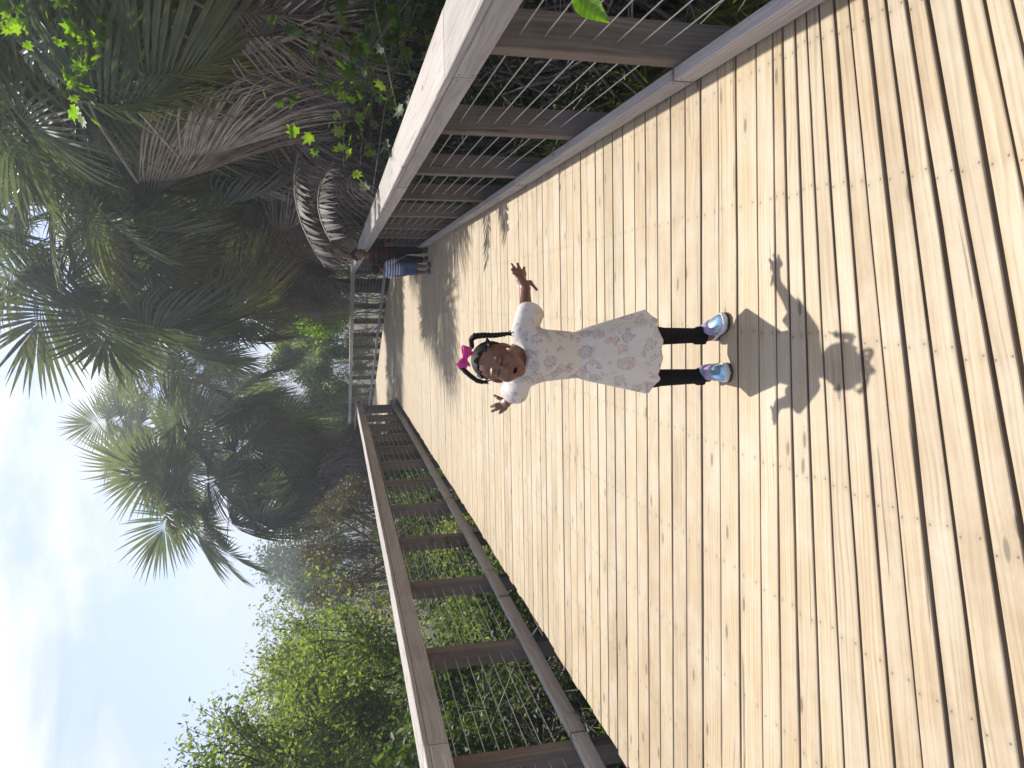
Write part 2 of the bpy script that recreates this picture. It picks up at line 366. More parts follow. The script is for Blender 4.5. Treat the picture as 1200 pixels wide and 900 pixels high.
railing('cable_railing', lambda s: (.800, s), 1, [1.40-STEP+STEP*k for k in range(17)], 1.0, 'weathered cable railing whose flat cap catches sun, beside the dark palms and dead fronds')
railing('cable_railing', lambda s: (xl(s), s), -1, [2.62-STEP+STEP*k for k in range(14)], 1.0, 'brown cable railing beside the leafy green tree, straight run set off the plank ends', capw=.26, fascia=.12, boff=.055, bottom=(.02, .118))
_dr = (math.cos(BEND), math.sin(BEND)); _fw = (-_dr[1], _dr[0])
railing('cable_railing', lambda s: (.795+_fw[0]*s, 20.95+_fw[1]*s), 1, [.25+STEP*k for k in range(15)], 1.0, 'far stretch of cable railing after the walk bends, in front of sunlit shrubs')
railing('cable_railing', lambda s: (-2.50+_fw[0]*s, 19.55+_fw[1]*s), -1, [.35+STEP*k for k in range(13)], 1.0, 'far stretch of cable railing after the bend, in front of the lone palm')

def unit(v): v = np.array(v, float); return v/np.linalg.norm(v)
# ------------------------------------------------------------------ vegetation toolkit
def rotmats(n, rng, tilt=1.0, updir=None):
    """random frames: z = leaf normal, x = leaf axis"""
    z = rng.normal(size=(n, 3))*tilt; z[:, 2] += 1.0*(1.6-tilt)
    if updir is not None: z = z+updir
    z /= np.linalg.norm(z, axis=1)[:, None]; x = rng.normal(size=(n, 3)); x -= (x*z).sum(1)[:, None]*z; x /= np.linalg.norm(x, axis=1)[:, None]
    y = np.cross(z, x); return np.stack([x, y, z], -1)
def scatter(tv, tf, pos, R, sc, rng):
    n, k = len(pos), len(tv); v = np.einsum('nij,kj->nki', R, tv)*sc[:, None, None]+pos[:, None, :]
    f = (tf[None]+(np.arange(n)*k)[:, None, None]).reshape(-1, tf.shape[1]); rnd = np.repeat(rng.random(n), len(tf))
    return v.reshape(-1, 3), f, rnd
KITE = (np.array([(0, 0, 0), (.45, .24, .05), (1, 0, -.06), (.45, -.24, .05), (.5, 0, -.02)], float), np.array([(0, 4, 1), (4, 2, 1), (0, 3, 4), (4, 3, 2)]))
SLIM = (np.array([(0, 0, 0), (.45, .13, .03), (1, 0, -.1), (.45, -.13, .03)], float), np.array([(0, 2, 1), (0, 3, 2)]))
def lobed():
    a = np.radians([0, 22, 40, 62, 85, 110, 140, 180, 220, 250, 275, 298, 320, 338]); r = [1, .52, .82, .45, .66, .38, .4, .12, .4, .38, .66, .45, .82, .52]
    v = [(.18, 0, -.02)]+[(.35+math.cos(q)*k*.75, math.sin(q)*k*.75, .06*abs(math.sin(q))*k-.06*k*k) for q, k in zip(a, r)]
    n = len(a); return np.array(v), np.array([(0, 1+i, 1+(i+1) % n) for i in range(n)])
LOBED = lobed()
def branches(rng, base, d, ln, r, depth, segs, tips, spread=.6, ratio=.72, kids=(2, 3), lift=.12, wob=.16):
    p = np.array(base, float); d = np.array(d, float); d /= np.linalg.norm(d); n = 4; rr = r
    for i in range(n):
        q = p+d*ln/n; r1 = r*(1-.35*(i+1)/n); segs.append((p, q, rr, r1)); p = q; rr = r1
        d = d+rng.normal(0, wob, 3)+np.array([0, 0, lift*.3]); d /= np.linalg.norm(d)
        if depth <= 1: tips.append((q, d))
        if depth > 0 and i >= 1 and rng.random() < .55:
            e = d+rng.normal(0, spread, 3)+np.array([0, 0, lift]); branches(rng, q, e, ln*ratio*rng.uniform(.55, .9), rr*.55, depth-1, segs, tips, spread, ratio, kids, lift, wob)
    if depth > 0:
        for _ in range(rng.integers(kids[0], kids[1]+1)):
            e = d+rng.normal(0, spread, 3)+np.array([0, 0, lift]); branches(rng, p, e, ln*ratio*rng.uniform(.75, 1.1), rr*.75, depth-1, segs, tips, spread, ratio, kids, lift, wob)
def tubes(segs, n=5):
    A = np.array([s[0] for s in segs]); B = np.array([s[1] for s in segs]); ra = np.array([s[2] for s in segs]); rb = np.array([s[3] for s in segs])
    t = B-A; t /= np.linalg.norm(t, axis=1)[:, None]+1e-9; h = np.where(np.abs(t[:, 2:3]) > .9, [[1., 0, 0]], [[0, 0, 1.]]); a = np.cross(t, h); a /= np.linalg.norm(a, axis=1)[:, None]; b = np.cross(t, a)
    q = np.arange(n)*2*math.pi/n; ring = a[:, None]*np.cos(q)[None, :, None]+b[:, None]*np.sin(q)[None, :, None]
    v = np.concatenate([A[:, None]+ring*ra[:, None, None], B[:, None]+ring*rb[:, None, None]], 1).reshape(-1, 3)
    f0 = np.array([(k, (k+1) % n, n+(k+1) % n, n+k) for k in range(n)]); f = (f0[None]+(np.arange(len(segs))*2*n)[:, None, None]).reshape(-1, 4)
    return v, f
def foliage_at(tips, rng, per, sig, size, template, tilt=1.0, keep=None):
    P = np.array([t[0] for t in tips]); P = np.repeat(P, per, 0)+np.clip(rng.normal(0, sig, (len(P)*per, 3)), -1.3*sig, 1.3*sig)
    if keep is not None: P = P[keep(P)]
    n = len(P); return scatter(*template, P, rotmats(n, rng, tilt), size*rng.uniform(.6, 1.25, n), rng)
def tree(name, base, height, label, cat, leafm, barkm, seed=0, depth=3, lean=(0, 0, 1), trunk=.1, per=10, sig=.22, size=.09, template=KITE, spread=.55, stems=1, ratio=.72, lift=.12, group=None, crown_name='crown', tilt=1.0, stemspread=.35, kids=(2, 3), cloud=None, wob=.16, tip_only=False):
    rng = np.random.default_rng(seed); T = empty(name, tuple(base), label=label, category=cat, group=group); segs = []; tips = []
    tot = sum(ratio**k for k in range(depth+1))
    for s in range(stems):
        d = np.array(lean, float)+(rng.normal(0, stemspread, 3) if stems > 1 else 0); d[2] = abs(d[2]); b = np.array([rng.normal(0, .08)*(stems > 1), rng.normal(0, .08)*(stems > 1), 0])
        branches(rng, b, d, height/tot*rng.uniform(.85, 1.1), trunk, depth, segs, tips, spread, ratio, kids, lift, wob)
    v, f = tubes(segs); link('trunk' if stems == 1 else 'stem', mesh(v, f), barkm, T, smooth=True)
    if cloud is not None:              # extra leaf masses: (centre, radii, count)
        for c, rad, cnt in cloud:
            u = rng.normal(size=(cnt, 3)); u /= np.linalg.norm(u, axis=1)[:, None]; tips += [(np.array(c)+q*np.array(rad)*rng.uniform(.55, 1)**.5, None) for q in u]
    v, f, rnd = foliage_at(tips, rng, per, sig, size, template, tilt)
    link(crown_name, mesh(v, f, rnd=rnd), leafm, T)
    return T

# ------------------------------------------------------------------ sabal palms
def fan(rng, n=44, R=.95, span=150, curv=1.0, fold=.25, droop=.5, split=.42, thin=1.0, ragged=.0, grav=(.2, 0, -1)):
    """costapalmate fan: petiole tip at the origin, blade along +x, upper side +z; segments keep their length as they hang"""
    v = []; f = []; g = unit(grav); Lc = .38*R
    U = np.array([.0, .2, split, .6, .76, .9, 1.0])
    for i in range(n):
        th = math.radians(-span+2*span*i/(n-1)); dt = math.radians(2*span/(n-1))*.5; c, sn = math.cos(th), math.sin(th)
        sc = Lc*max(0, c)**1.3; ph = -curv*sc; p = np.array([math.sin(curv*sc)/curv, 0, -(1-math.cos(curv*sc))/curv])
        T = np.array([math.cos(ph), 0, math.sin(ph)]); Nn = np.array([-math.sin(ph), 0, math.cos(ph)]); sg = 1 if sn > 0 else -1
        d = unit(c*T+abs(sn)*(sg*np.array([0, 1., 0])*math.cos(fold)-Nn*math.sin(fold))+rng.normal(0, .02+.12*ragged, 3))
        w0 = unit(-sn*T+c*(np.array([0, 1., 0])*math.cos(fold)-sg*Nn*math.sin(fold)))
        Ln = R*(.66+.34*math.cos(th*.55))*rng.uniform(.84, 1.06)*(1 if rng.random() > .08*ragged*4 else .6); sag = droop*rng.uniform(.6, 1.5); b = len(v); pu = 0.
        wmax = math.tan(dt)*Ln*split*1.04+.004
        for u in U:
            p = p+d*(u-pu)*Ln; k = max(0, u-.15)*(u-pu)*sag*3.2; d = unit(d+g*k); pu = u
            w = (wmax*(u/split)*.96+.002 if u <= split else wmax*(1-((u-split)/(1-split))**1.25)+.0012)*thin
            ww = unit(w0-d*(w0 @ d)); nn = np.cross(d, ww)
            for s_ in (-1, 0, 1): v.append(p+ww*w*s_+nn*(.35*w if s_ else -.35*w))
        for j in range(len(U)-1):
            for s_ in range(2): a = b+j*3+s_; f.append((a, a+3, a+4, a+1))
    return np.array(v), np.array(f)
def frond_meshes(rng):
    out = {'live': [], 'dead': [], 'droop': [], 'skirt': []}
    for k in range(4): out['skirt'].append(mesh(*fan(rng, 64, rng.uniform(1.05, 1.25), 85, rng.uniform(.5, 1.2), rng.uniform(.9, 1.3), rng.uniform(1.6, 2.6), .3, .62, .35, grav=(1, 0, -.1)), 'dead_frond'))
    for k in range(5): out['live'].append(mesh(*fan(rng, 58, rng.uniform(1.0, 1.15), 150, rng.uniform(.7, 1.6), rng.uniform(.05, .35), rng.uniform(.15, .5)), 'frond'))
    for k in range(4): out['droop'].append(mesh(*fan(rng, 56, rng.uniform(1.0, 1.15), 142, rng.uniform(1.6, 2.8), rng.uniform(.4, .8), rng.uniform(.8, 1.5), .34, grav=(.5, 0, -1)), 'frond'))
    for k in range(5): out['dead'].append(mesh(*fan(rng, 66, rng.uniform(1.0, 1.25), 135, rng.uniform(1.5, 3), rng.uniform(.9, 1.45), rng.uniform(2.0, 3.4), .22, .75, .45, grav=(1, 0, -.2)), 'dead_frond'))
    return out
def palmmats():
    m, t, b, o = mat_new('palm_green')
    oi = nd(t, 'ShaderNodeObjectInfo'); tcn = nd(t, 'ShaderNodeTexCoord')
    n = nd(t, 'ShaderNodeTexNoise', {'Vector': tcn.outputs['Object'], 'Scale': 6., 'Detail': 3})
    ln = nd(t, 'ShaderNodeVectorMath', {0: tcn.outputs['Object']}, operation='LENGTH').outputs['Value']
    c = ramp(t, oi.outputs['Random'], [(0, (.08, .105, .078)), (.5, (.105, .135, .09)), (.85, (.13, .16, .092)), (1, (.2, .19, .095))])
    tipc = ramp(t, mth(t, 'ADD', ln, mth(t, 'MULTIPLY', n.outputs[0], .3)), [(.98/1.6, (0, 0, 0)), (1.25/1.6, (1, 1, 1))])
    c = mixc(t, mth(t, 'MULTIPLY', tipc, .3), c, (.2, .16, .06)); c = mixc(t, .6, c, ramp(t, n.outputs[0], [(.3, (.6, .6, .6)), (.7, (1.3, 1.3, 1.3))]), 'MULTIPLY')
    t.links.new(c, b.inputs['Base Color']); b.inputs['Roughness'].default_value = .42; b.inputs['Specular IOR Level'].default_value = .5
    tr = nd(t, 'ShaderNodeBsdfTranslucent'); t.links.new(mixc(t, 1.0, c, (1.25, 1.45, .7), 'MULTIPLY'), tr.inputs[0])
    ms = nd(t, 'ShaderNodeMixShader', {0: .4}); t.links.new(b.outputs[0], ms.inputs[1]); t.links.new(tr.outputs[0], ms.inputs[2]); t.links.new(ms.outputs[0], o.inputs[0])
    m2, t, b, o = mat_new('palm_dead')
    oi = nd(t, 'ShaderNodeObjectInfo'); tcn = nd(t, 'ShaderNodeTexCoord'); n = nd(t, 'ShaderNodeTexNoise', {'Vector': tcn.outputs['Object'], 'Scale': 9., 'Detail': 4})
    c = ramp(t, oi.outputs['Random'], [(0, (.15, .12, .10)), (.5, (.27, .225, .195)), (1, (.42, .365, .32))])
    c = mixc(t, .8, c, ramp(t, n.outputs[0], [(.3, (.5, .5, .5)), (.7, (1.35, 1.3, 1.25))]), 'MULTIPLY')
    t.links.new(c, b.inputs['Base Color']); b.inputs['Roughness'].default_value = .6
    tr = nd(t, 'ShaderNodeBsdfTranslucent'); t.links.new(c, tr.inputs[0]); ms = nd(t, 'ShaderNodeMixShader', {0: .15}); t.links.new(b.outputs[0], ms.inputs[1]); t.links.new(tr.outputs[0], ms.inputs[2]); t.links.new(ms.outputs[0], o.inputs[0])
    return m, m2
M['palm'], M['deadpalm'] = palmmats()
M['petiole'] = plain('petiole_green', (.16, .19, .06), .45, noise=.3, nscale=12)
M['deadstalk'] = plain('petiole_dead', (.30, .25, .19), .7, noise=.3, nscale=12)
M['bark'] = plain('bark_dark', (.065, .052, .042), .9, noise=.5, nscale=25)
M['barkgrey'] = plain('bark_grey', (.16, .14, .12), .9, noise=.4, nscale=20)
FR = frond_meshes(np.random.default_rng(5))
for ms in FR['live']+FR['droop']: ms.materials.append(M['palm'])
for ms in FR['dead']+FR['skirt']: ms.materials.append(M['deadpalm'])
PET = {}
def petiole_mesh(dead):
    if dead not in PET:
        m = MB(); m.tube([(-1, 0, -.16), (-.66, 0, -.02), (-.33, 0, .03), (0, 0, 0), (.015, 0, -.002)], [.021, .016, .013, .011, .006], 6)
        PET[dead] = mesh(m.v, m.f, 'petiole'); PET[dead].materials.append(M['deadstalk'] if dead else M['petiole'])
    return PET[dead]
def place_frond(T, name, me, base, d, pet, scale, roll, pend, dead):
    """base: where the stalk leaves the trunk; d: stalk direction; pend: extra downward bend of the blade"""
    base = Vector(base); d = Vector(d).normalized(); up = Vector((0, 0, 1)); side = d.cross(up)
    if side.length < .05: side = Vector((1, 0, 0))
    side.normalize(); nrm = side.cross(d).normalized(); tip = base+d*pet
    q = Quaternion(side, -pend); dx = q @ d; dn = q @ nrm
    R = Matrix((dx, dn.cross(dx), dn)).transposed().to_4x4(); R = R @ Matrix.Rotation(roll, 4, 'X')
    Mo = Matrix.Translation(tip) @ R @ Matrix.Scale(scale, 4)
    o = bpy.data.objects.new(name, me); COL.objects.link(o); o.parent = T; o.matrix_local = Mo
    p = bpy.data.objects.new('petiole', petiole_mesh(dead)); COL.objects.link(p); p.parent = o
    Rp = Matrix((d, nrm.cross(d), nrm)).transposed().to_4x4()
    p.matrix_local = Mo.inverted() @ (Matrix.Translation(tip) @ Rp @ Matrix.Diagonal((pet, 1, 1, 1)))
def palm(base, h, label, seed, nlive=20, ndead=14, scale=1.0, pet=1.25, trunk=.17, lean=(0, 0), skirt=1.0, extra=()):
    rng = np.random.default_rng(seed); T = empty('palm_tree', tuple(base), label=label, category='palm', group='fan palms beside the boardwalk')
    m = MB(); pts = []; rad = []
    for k in range(15):
        u = k/14; pts.append((lean[0]*u*u, lean[1]*u*u, h*u)); rad.append(trunk*(1.15-.25*u+(.05*(k % 2)))*(1 if k < 14 else .5))
    m.tube(pts, rad, 12); m.build('trunk', M['bark'], T, smooth=True)
    top = np.array(pts[-1])
    for k in range(26):                # old leaf boots on the trunk
        u = rng.uniform(.35, .98); a = rng.uniform(0, 6.28); c = np.array([lean[0]*u*u, lean[1]*u*u, h*u]); d = np.array([math.cos(a), math.sin(a), 0])
        mm = MB(); mm.tube([c+d*trunk*.7, c+d*(trunk+.07)+[0, 0, .12], c+d*(trunk+.12)+[0, 0, rng.uniform(.2, .35)]], [.035, .028, .012], 5); mm.build('leaf_boot', M['deadstalk'], T)
    for k in range(nlive):
        a = k*2.399+rng.normal(0, .2); u = (k+.5)/nlive; el = math.radians(75-115*u+rng.normal(0, 8))
        d = (math.cos(a)*math.cos(el), math.sin(a)*math.cos(el), math.sin(el)); s = scale*rng.uniform(.85, 1.12)
        pend = math.radians(15+45*u*rng.uniform(.6, 1.3)) if el > -.6 else math.radians(20)
        me = FR['live'][rng.integers(5)] if (u < .6 or rng.random() < .3) else FR['droop'][rng.integers(4)]
        place_frond(T, 'frond', me, top+np.array([0, 0, -.25*u]), d, pet*rng.uniform(.75, 1.15)*scale, s, rng.normal(0, .35), pend, False)
    for k in range(ndead):
        a = k*2.399+rng.normal(0, .4); el = math.radians(rng.uniform(-78, -35)); z = -rng.uniform(.15, .5+.9*skirt)
        d = (math.cos(a)*math.cos(el), math.sin(a)*math.cos(el), math.sin(el))
        place_frond(T, 'dead_frond', FR['dead'][rng.integers(5)], top+np.array([0, 0, z]), d, pet*rng.uniform(.45, .9)*scale, scale*rng.uniform(.8, 1.15), rng.normal(0, .5), math.radians(rng.uniform(5, 40)), True)
    for (tgt, kind, pend, roll, s) in extra:      # fronds that stand out one by one: where the blade starts
        v = np.array(tgt)-np.array(base)-top; me = FR[kind][rng.integers(4)]; ln = float(np.linalg.norm(v)); pl = min(ln, 1.5)
        pn = (math.pi/2+math.asin(max(-1, min(1, v[2]/ln))))*.95 if pend == 'hang' else math.radians(pend); dd = kind in ('dead', 'skirt')
        place_frond(T, 'dead_frond' if dd else 'frond', me, top+v*(1-pl/ln), v, pl, s, roll, pn, dd)
    return T
GZ = -.85
palm((3.2, 6.6, GZ), 4.9, 'tall fan palm close behind the right-hand railing, long grey dead fronds hanging', 21, 26, 30, 1.0, 1.05, skirt=1.6,
     extra=[(at(222, 45, 5.3), 'skirt', 'hang', .1, 1.05), (at(238, 8, 5.2), 'skirt', 'hang', -.5, 1.0), (at(208, 182, 6.2), 'skirt', 'hang', .2, .95), (at(160, 212, 6.4), 'skirt', 'hang', -.3, 1.05), (at(225, 70, 5.6), 'skirt', 'hang', .9, 1.0), (at(165, 85, 5.4), 'droop', 45, .3, 1.0), (at(60, 40, 5.4), 'droop', 40, -.3, 1.0), (at(110, 120, 5.6), 'droop', 50, .2, 1.0)])
palm((3.1, 9.6, GZ), 5.4, 'fan palm with dull green drooping leaves between two palms with dead skirts', 22, 26, 30, 1.2, 1.25, skirt=1.7)
palm((2.15, 15.6, GZ), 6.3, 'fan palm leaning over the bend, broad green fans open against the sky', 23, 30, 34, 1.3, 1.45, lean=(-.35, -.2), skirt=2.2,
     extra=[(at(118, 368, 14.2), 'live', 8, 1.1, 1.5), (at(65, 350, 14.6), 'live', -10, .7, 1.5), (at(165, 378, 13.9), 'droop', 25, .5, 1.5), (at(205, 385, 14.0), 'droop', 35, -.2, 1.4), (at(245, 372, 14.0), 'droop', 45, .1, 1.4), (at(150, 300, 13.2), 'droop', 30, -.4, 1.3), (at(20, 330, 14.5), 'live', 0, -.5, 1.4), (at(270, 350, 14.), 'droop', 50, .4, 1.3)])
palm((.55, 23.8, GZ), 6.3, 'fan palm behind the bend of the railing above the sunlit bushes', 31, 44, 24, 1.65, 1.45, skirt=1.6)
palm((3.9, 13.0, GZ), 7.4, 'fan palm farther back with its crown against the bright sky', 26, 30, 26, 1.3, 1.4, skirt=1.8)
palm((4.6, 8.2, GZ), 6.2, 'fan palm set back behind the thicket, dense old fronds', 27, 28, 26, 1.25, 1.3, skirt=1.8)
palm((2.5, 12.0, GZ), 5.2, 'short fan palm with a full grey skirt right beside the straight railing', 28, 26, 40, 1.15, 1.1, skirt=2.4)
palm((3.3, 19.0, GZ), 7.6, 'tall fan palm behind the leaning one with pale dead fronds under its crown', 29, 30, 30, 1.35, 1.4, skirt=2.0)
palm((-5.4, 38.0, GZ), 9.6, 'tall far fan palm rising behind the far railing beside the lone palm', 30, 36, 30, 1.75, 1.7, trunk=.28, skirt=2.6)
palm((-4.85, 22.2, GZ), 5.4, 'lone fan palm with shaggy dark trunk beyond the railing, crown against the sky', 24, 46, 50, 1.45, 1.4, trunk=.36, skirt=3.0)

# ------------------------------------------------------------------ trees, shrubs, vines
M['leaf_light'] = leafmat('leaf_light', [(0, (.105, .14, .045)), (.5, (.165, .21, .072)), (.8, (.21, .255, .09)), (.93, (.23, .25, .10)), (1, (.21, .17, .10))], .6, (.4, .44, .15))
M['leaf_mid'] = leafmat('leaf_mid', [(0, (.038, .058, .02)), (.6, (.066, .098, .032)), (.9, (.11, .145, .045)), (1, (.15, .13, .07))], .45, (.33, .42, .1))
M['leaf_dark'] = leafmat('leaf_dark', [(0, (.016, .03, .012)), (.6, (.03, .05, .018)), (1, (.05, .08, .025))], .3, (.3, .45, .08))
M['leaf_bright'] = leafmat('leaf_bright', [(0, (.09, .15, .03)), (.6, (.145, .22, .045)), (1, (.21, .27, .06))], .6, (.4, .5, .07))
M['leaf_dry'] = leafmat('leaf_dry', [(0, (.09, .07, .045)), (.45, (.16, .125, .08)), (.8, (.2, .17, .1)), (.9, (.1, .13, .04)), (1, (.14, .17, .05))], .3, (.3, .3, .15))
tree('leafy_tree', (-5.9, 9.6, GZ), 4.6, 'bright green small-leaved tree arching over the left-hand railing, twigs against the sky', 'tree', M['leaf_light'], M['bark'], 31, 4, (.0, 0, 1), .09, 6, .12, .075, KITE, .6, 4, .74, .16, stemspread=.4)
tree('leafy_tree', (-8.0, 13.2, GZ), 4.4, 'yellow green tree behind the arching tree, by the brown vine bank', 'tree', M['leaf_light'], M['bark'], 32, 4, (0, 0, 1), .09, 5, .2, .09, KITE, .55, 3, .74, .12, stemspread=.35)


tree('leafy_tree', (-4.6, 5.6, GZ), 2.3, 'leafy shrub-like tree low behind the near left-hand cables', 'tree', M['leaf_mid'], M['bark'], 33, 4, (-.1, .1, 1), .05, 6, .15, .08, KITE, .7, 5, .74, .08, stemspread=.5)
tree('leafy_tree', (-4.3, 7.6, GZ), 1.9, 'low green sapling under the arching tree', 'tree', M['leaf_mid'], M['bark'], 34, 3, (-.1, .1, 1), .04, 9, .17, .075, KITE, .8, 7, .74, .05, stemspread=.6)
# dry vine bank below the lone palm, and green growth in front of it
def thicket(name, c, rad, n, size, label, cat, leafm, seed, template=KITE, stems=60, floor=GZ, tilt=1.0, stemm=None):
    """a mound of stems and leaves; leaves are thick near the surface and uneven"""
    rng = np.random.default_rng(seed); T = empty(name, (c[0], c[1], floor), label=label, category=cat); h = c[2]+rad[2]-floor
    segs = []; P = []
    ctr = np.array([0, 0, c[2]-floor]); rd = np.array(rad)
    lump = rng.normal(size=(46, 3)); lump /= np.linalg.norm(lump, axis=1)[:, None]; lump[:, 2] = np.abs(lump[:, 2])*rng.choice([1, 1, 1, -.5], 46); la = rng.uniform(.72, 1.12, 46)
    cen = ctr+lump*rd*la[:, None]*.86; lr = rng.uniform(.13, .34, 46)*min(rad[0], rad[1], rad[2]*1.4)
    per = n//46
    for q, r in zip(cen, lr):
        u = rng.normal(size=(per, 3)); u /= np.linalg.norm(u, axis=1)[:, None]; P.append(q+u*(r*rng.uniform(.35, 1.15, per)[:, None]))
    for k in range(stems):
        q = cen[rng.integers(46)]; b = np.array([rng.normal(0, rd[0]*.4), rng.normal(0, rd[1]*.4), 0]); mid = (b+q)/2+rng.normal(0, .15, 3); e = q+rng.normal(0, .25, 3)*[1, 1, .7]
        segs += [(b, mid, .02, .014), (mid, q, .014, .009), (q, e, .009, .003)]
    v, f = tubes(segs, 4); link('stem', mesh(v, f), stemm or M['barkgrey'], T)
    P = np.concatenate(P); P = P[P[:, 2] > .0]; v, f, rnd = scatter(*template, P, rotmats(len(P), rng, tilt), size*rng.uniform(.55, 1.3, len(P)), rng)
    link('foliage', mesh(v, f, rnd=rnd), leafm, T); return T
thicket('vine_thicket', (-5.2, 15.6, .7), (1.5, 1.5, 1.9), 11000, .07, 'brown dry vines heaped into a bank in front of the lone palm', 'vines', M['leaf_dry'], 41, stems=160, tilt=1.3)
thicket('vine_thicket', (-4.1, 12.6, -.2), (1.3, 2.2, 1.1), 6000, .075, 'mixed green and dry vine tangle low behind the left-hand cables', 'vines', M['leaf_mid'], 42, stems=120)
thicket('shrub', (-3.7, 6.4, -.45), (.9, 1.6, .65), 4200, .06, 'low green shrub with grey twigs just outside the left-hand railing', 'shrub', M['leaf_mid'], 43, stems=150)
thicket('shrub', (-3.6, 9.6, -.45), (.8, 1.6, .7), 4200, .06, 'yellow green low shrub against the left-hand railing posts', 'shrub', M['leaf_light'], 44, stems=110)
thicket('shrub', (-4.6, 3.6, -.3), (1.1, 1.4, .9), 5000, .07, 'dense dark green shrub at the near end of the left-hand railing', 'shrub', M['leaf_mid'], 45, stems=120)
thicket('shrub', (-4.3, 19.2, -.2), (1.1, 1.7, .75), 4000, .08, 'dark shrub at the foot of the lone palm', 'shrub', M['leaf_dark'], 46, stems=60)
# sunlit growth behind the far railing
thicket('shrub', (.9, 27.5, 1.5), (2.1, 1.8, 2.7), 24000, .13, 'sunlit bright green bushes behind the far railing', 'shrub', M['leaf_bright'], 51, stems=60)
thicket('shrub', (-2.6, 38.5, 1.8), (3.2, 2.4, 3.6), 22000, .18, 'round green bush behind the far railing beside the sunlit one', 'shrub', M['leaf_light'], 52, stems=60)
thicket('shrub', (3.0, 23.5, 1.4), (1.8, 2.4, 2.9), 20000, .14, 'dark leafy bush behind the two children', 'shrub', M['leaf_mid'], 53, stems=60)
for k, (x, y, h, lab) in enumerate([(-6.5, 44, 5.5, 'pale far tree past the far railing, between the palms'), (-16, 46, 7.5, 'broad far tree hidden behind the lone palm'), (4, 47, 11, 'tall far tree behind the leaning palm'), (-22, 38, 6, 'far round tree behind the yellow green tree'), (9, 36, 12, 'tall dark tree far behind the right-hand palms'), (-30, 30, 6, 'far tree at the left of the clearing')]):
    tree('broadleaf_tree', (x, y, GZ), h, lab, 'tree', M['leaf_light'] if k % 2 == 0 else M['leaf_mid'], M['bark'], 60+k, 4, (0, 0, 1), .16, 5, .42, .2, KITE, .6, 1, .76, .1)
src = None
rngf = np.random.default_rng(500)
def copy_thing(o):
    c = o.copy(); COL.objects.link(c)
    for ch in o.children: k = ch.copy(); COL.objects.link(k); k.parent = c
    return c
src = [tree('far_tree', (0, 0, 0), 7.5, 'hazy round tree in the far wood edge behind the clearing', 'tree', M['leaf_mid'], M['bark'], 300+k, 4, (0, 0, 1), .2, 4, .55, .3, KITE, .6, 1, .76, .1, group='trees of the far wood edge', cloud=[((0, 0, 2.2), (2.2, 2.2, 1.8), 260)]) for k in range(3)]
for k in range(26):
    a = math.radians(-62+k*4.1+rngf.uniform(-1, 1)); r = rngf.uniform(62, 84); o = src[k] if k < 3 else copy_thing(src[k % 3])
    o.location = (math.sin(a)*r, math.cos(a)*r, GZ+1); o.rotation_euler = (0, 0, rngf.uniform(0, 6.28)); sc_ = rngf.uniform(.85, 1.25); o.scale = (sc_*1.25, sc_*1.25, sc_)
for k, (x, y, h, lab) in enumerate([(6.5, 6.5, 8.5, 'tall dark tree behind the set-back palm'), (7.5, 11, 9.5, 'tall dark tree behind the middle palms'), (7, 16.5, 10, 'tall dark tree behind the palm with pale dead fronds'), (5.5, 24, 9, 'tall leafy tree behind the tallest palm')]):
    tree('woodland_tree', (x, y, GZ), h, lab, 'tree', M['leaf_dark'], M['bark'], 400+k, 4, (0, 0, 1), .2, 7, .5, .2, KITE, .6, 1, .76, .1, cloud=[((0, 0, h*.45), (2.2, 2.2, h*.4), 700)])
# dark wood behind the right-hand railing
for k, (c, r, lab) in enumerate([((4.6, 4.2, .9), (1.5, 1.6, 2.2), 'dark thicket behind the nearest right-hand posts'), ((5.6, 7.6, 1.6), (1.8, 2.0, 3.0), 'dark thicket between the near palm trunks'), ((5.0, 11.8, 1.6), (2.0, 2.2, 3.1), 'dark thicket behind the middle palm'), ((5.2, 17.0, 1.8), (2.2, 2.8, 3.4), 'dark thicket behind the leaning palm'), ((3.4, 20.8, .8), (1.5, 2.2, 2.2), 'dark shrubs beyond the end of the straight railing')]):
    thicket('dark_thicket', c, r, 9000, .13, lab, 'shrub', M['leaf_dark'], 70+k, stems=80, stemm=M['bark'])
thicket('shrub', (2.0, 5.2, -.25), (.75, 1.9, .85), 6500, .055, 'dim twiggy undergrowth seen through the right-hand cables', 'shrub', M['leaf_dark'], 80, stems=260)
thicket('shrub', (1.9, 2.9, -.3), (.6, 1.3, .6), 5000, .05, 'grey twigs and green shoots through the nearest right-hand cables', 'shrub', M['leaf_mid'], 81, SLIM, stems=220)
thicket('shrub', (2.1, 9.2, -.1), (.8, 2.2, 1.0), 6000, .065, 'dark undergrowth through the right-hand cables near the two children', 'shrub', M['leaf_dark'], 82, stems=160)
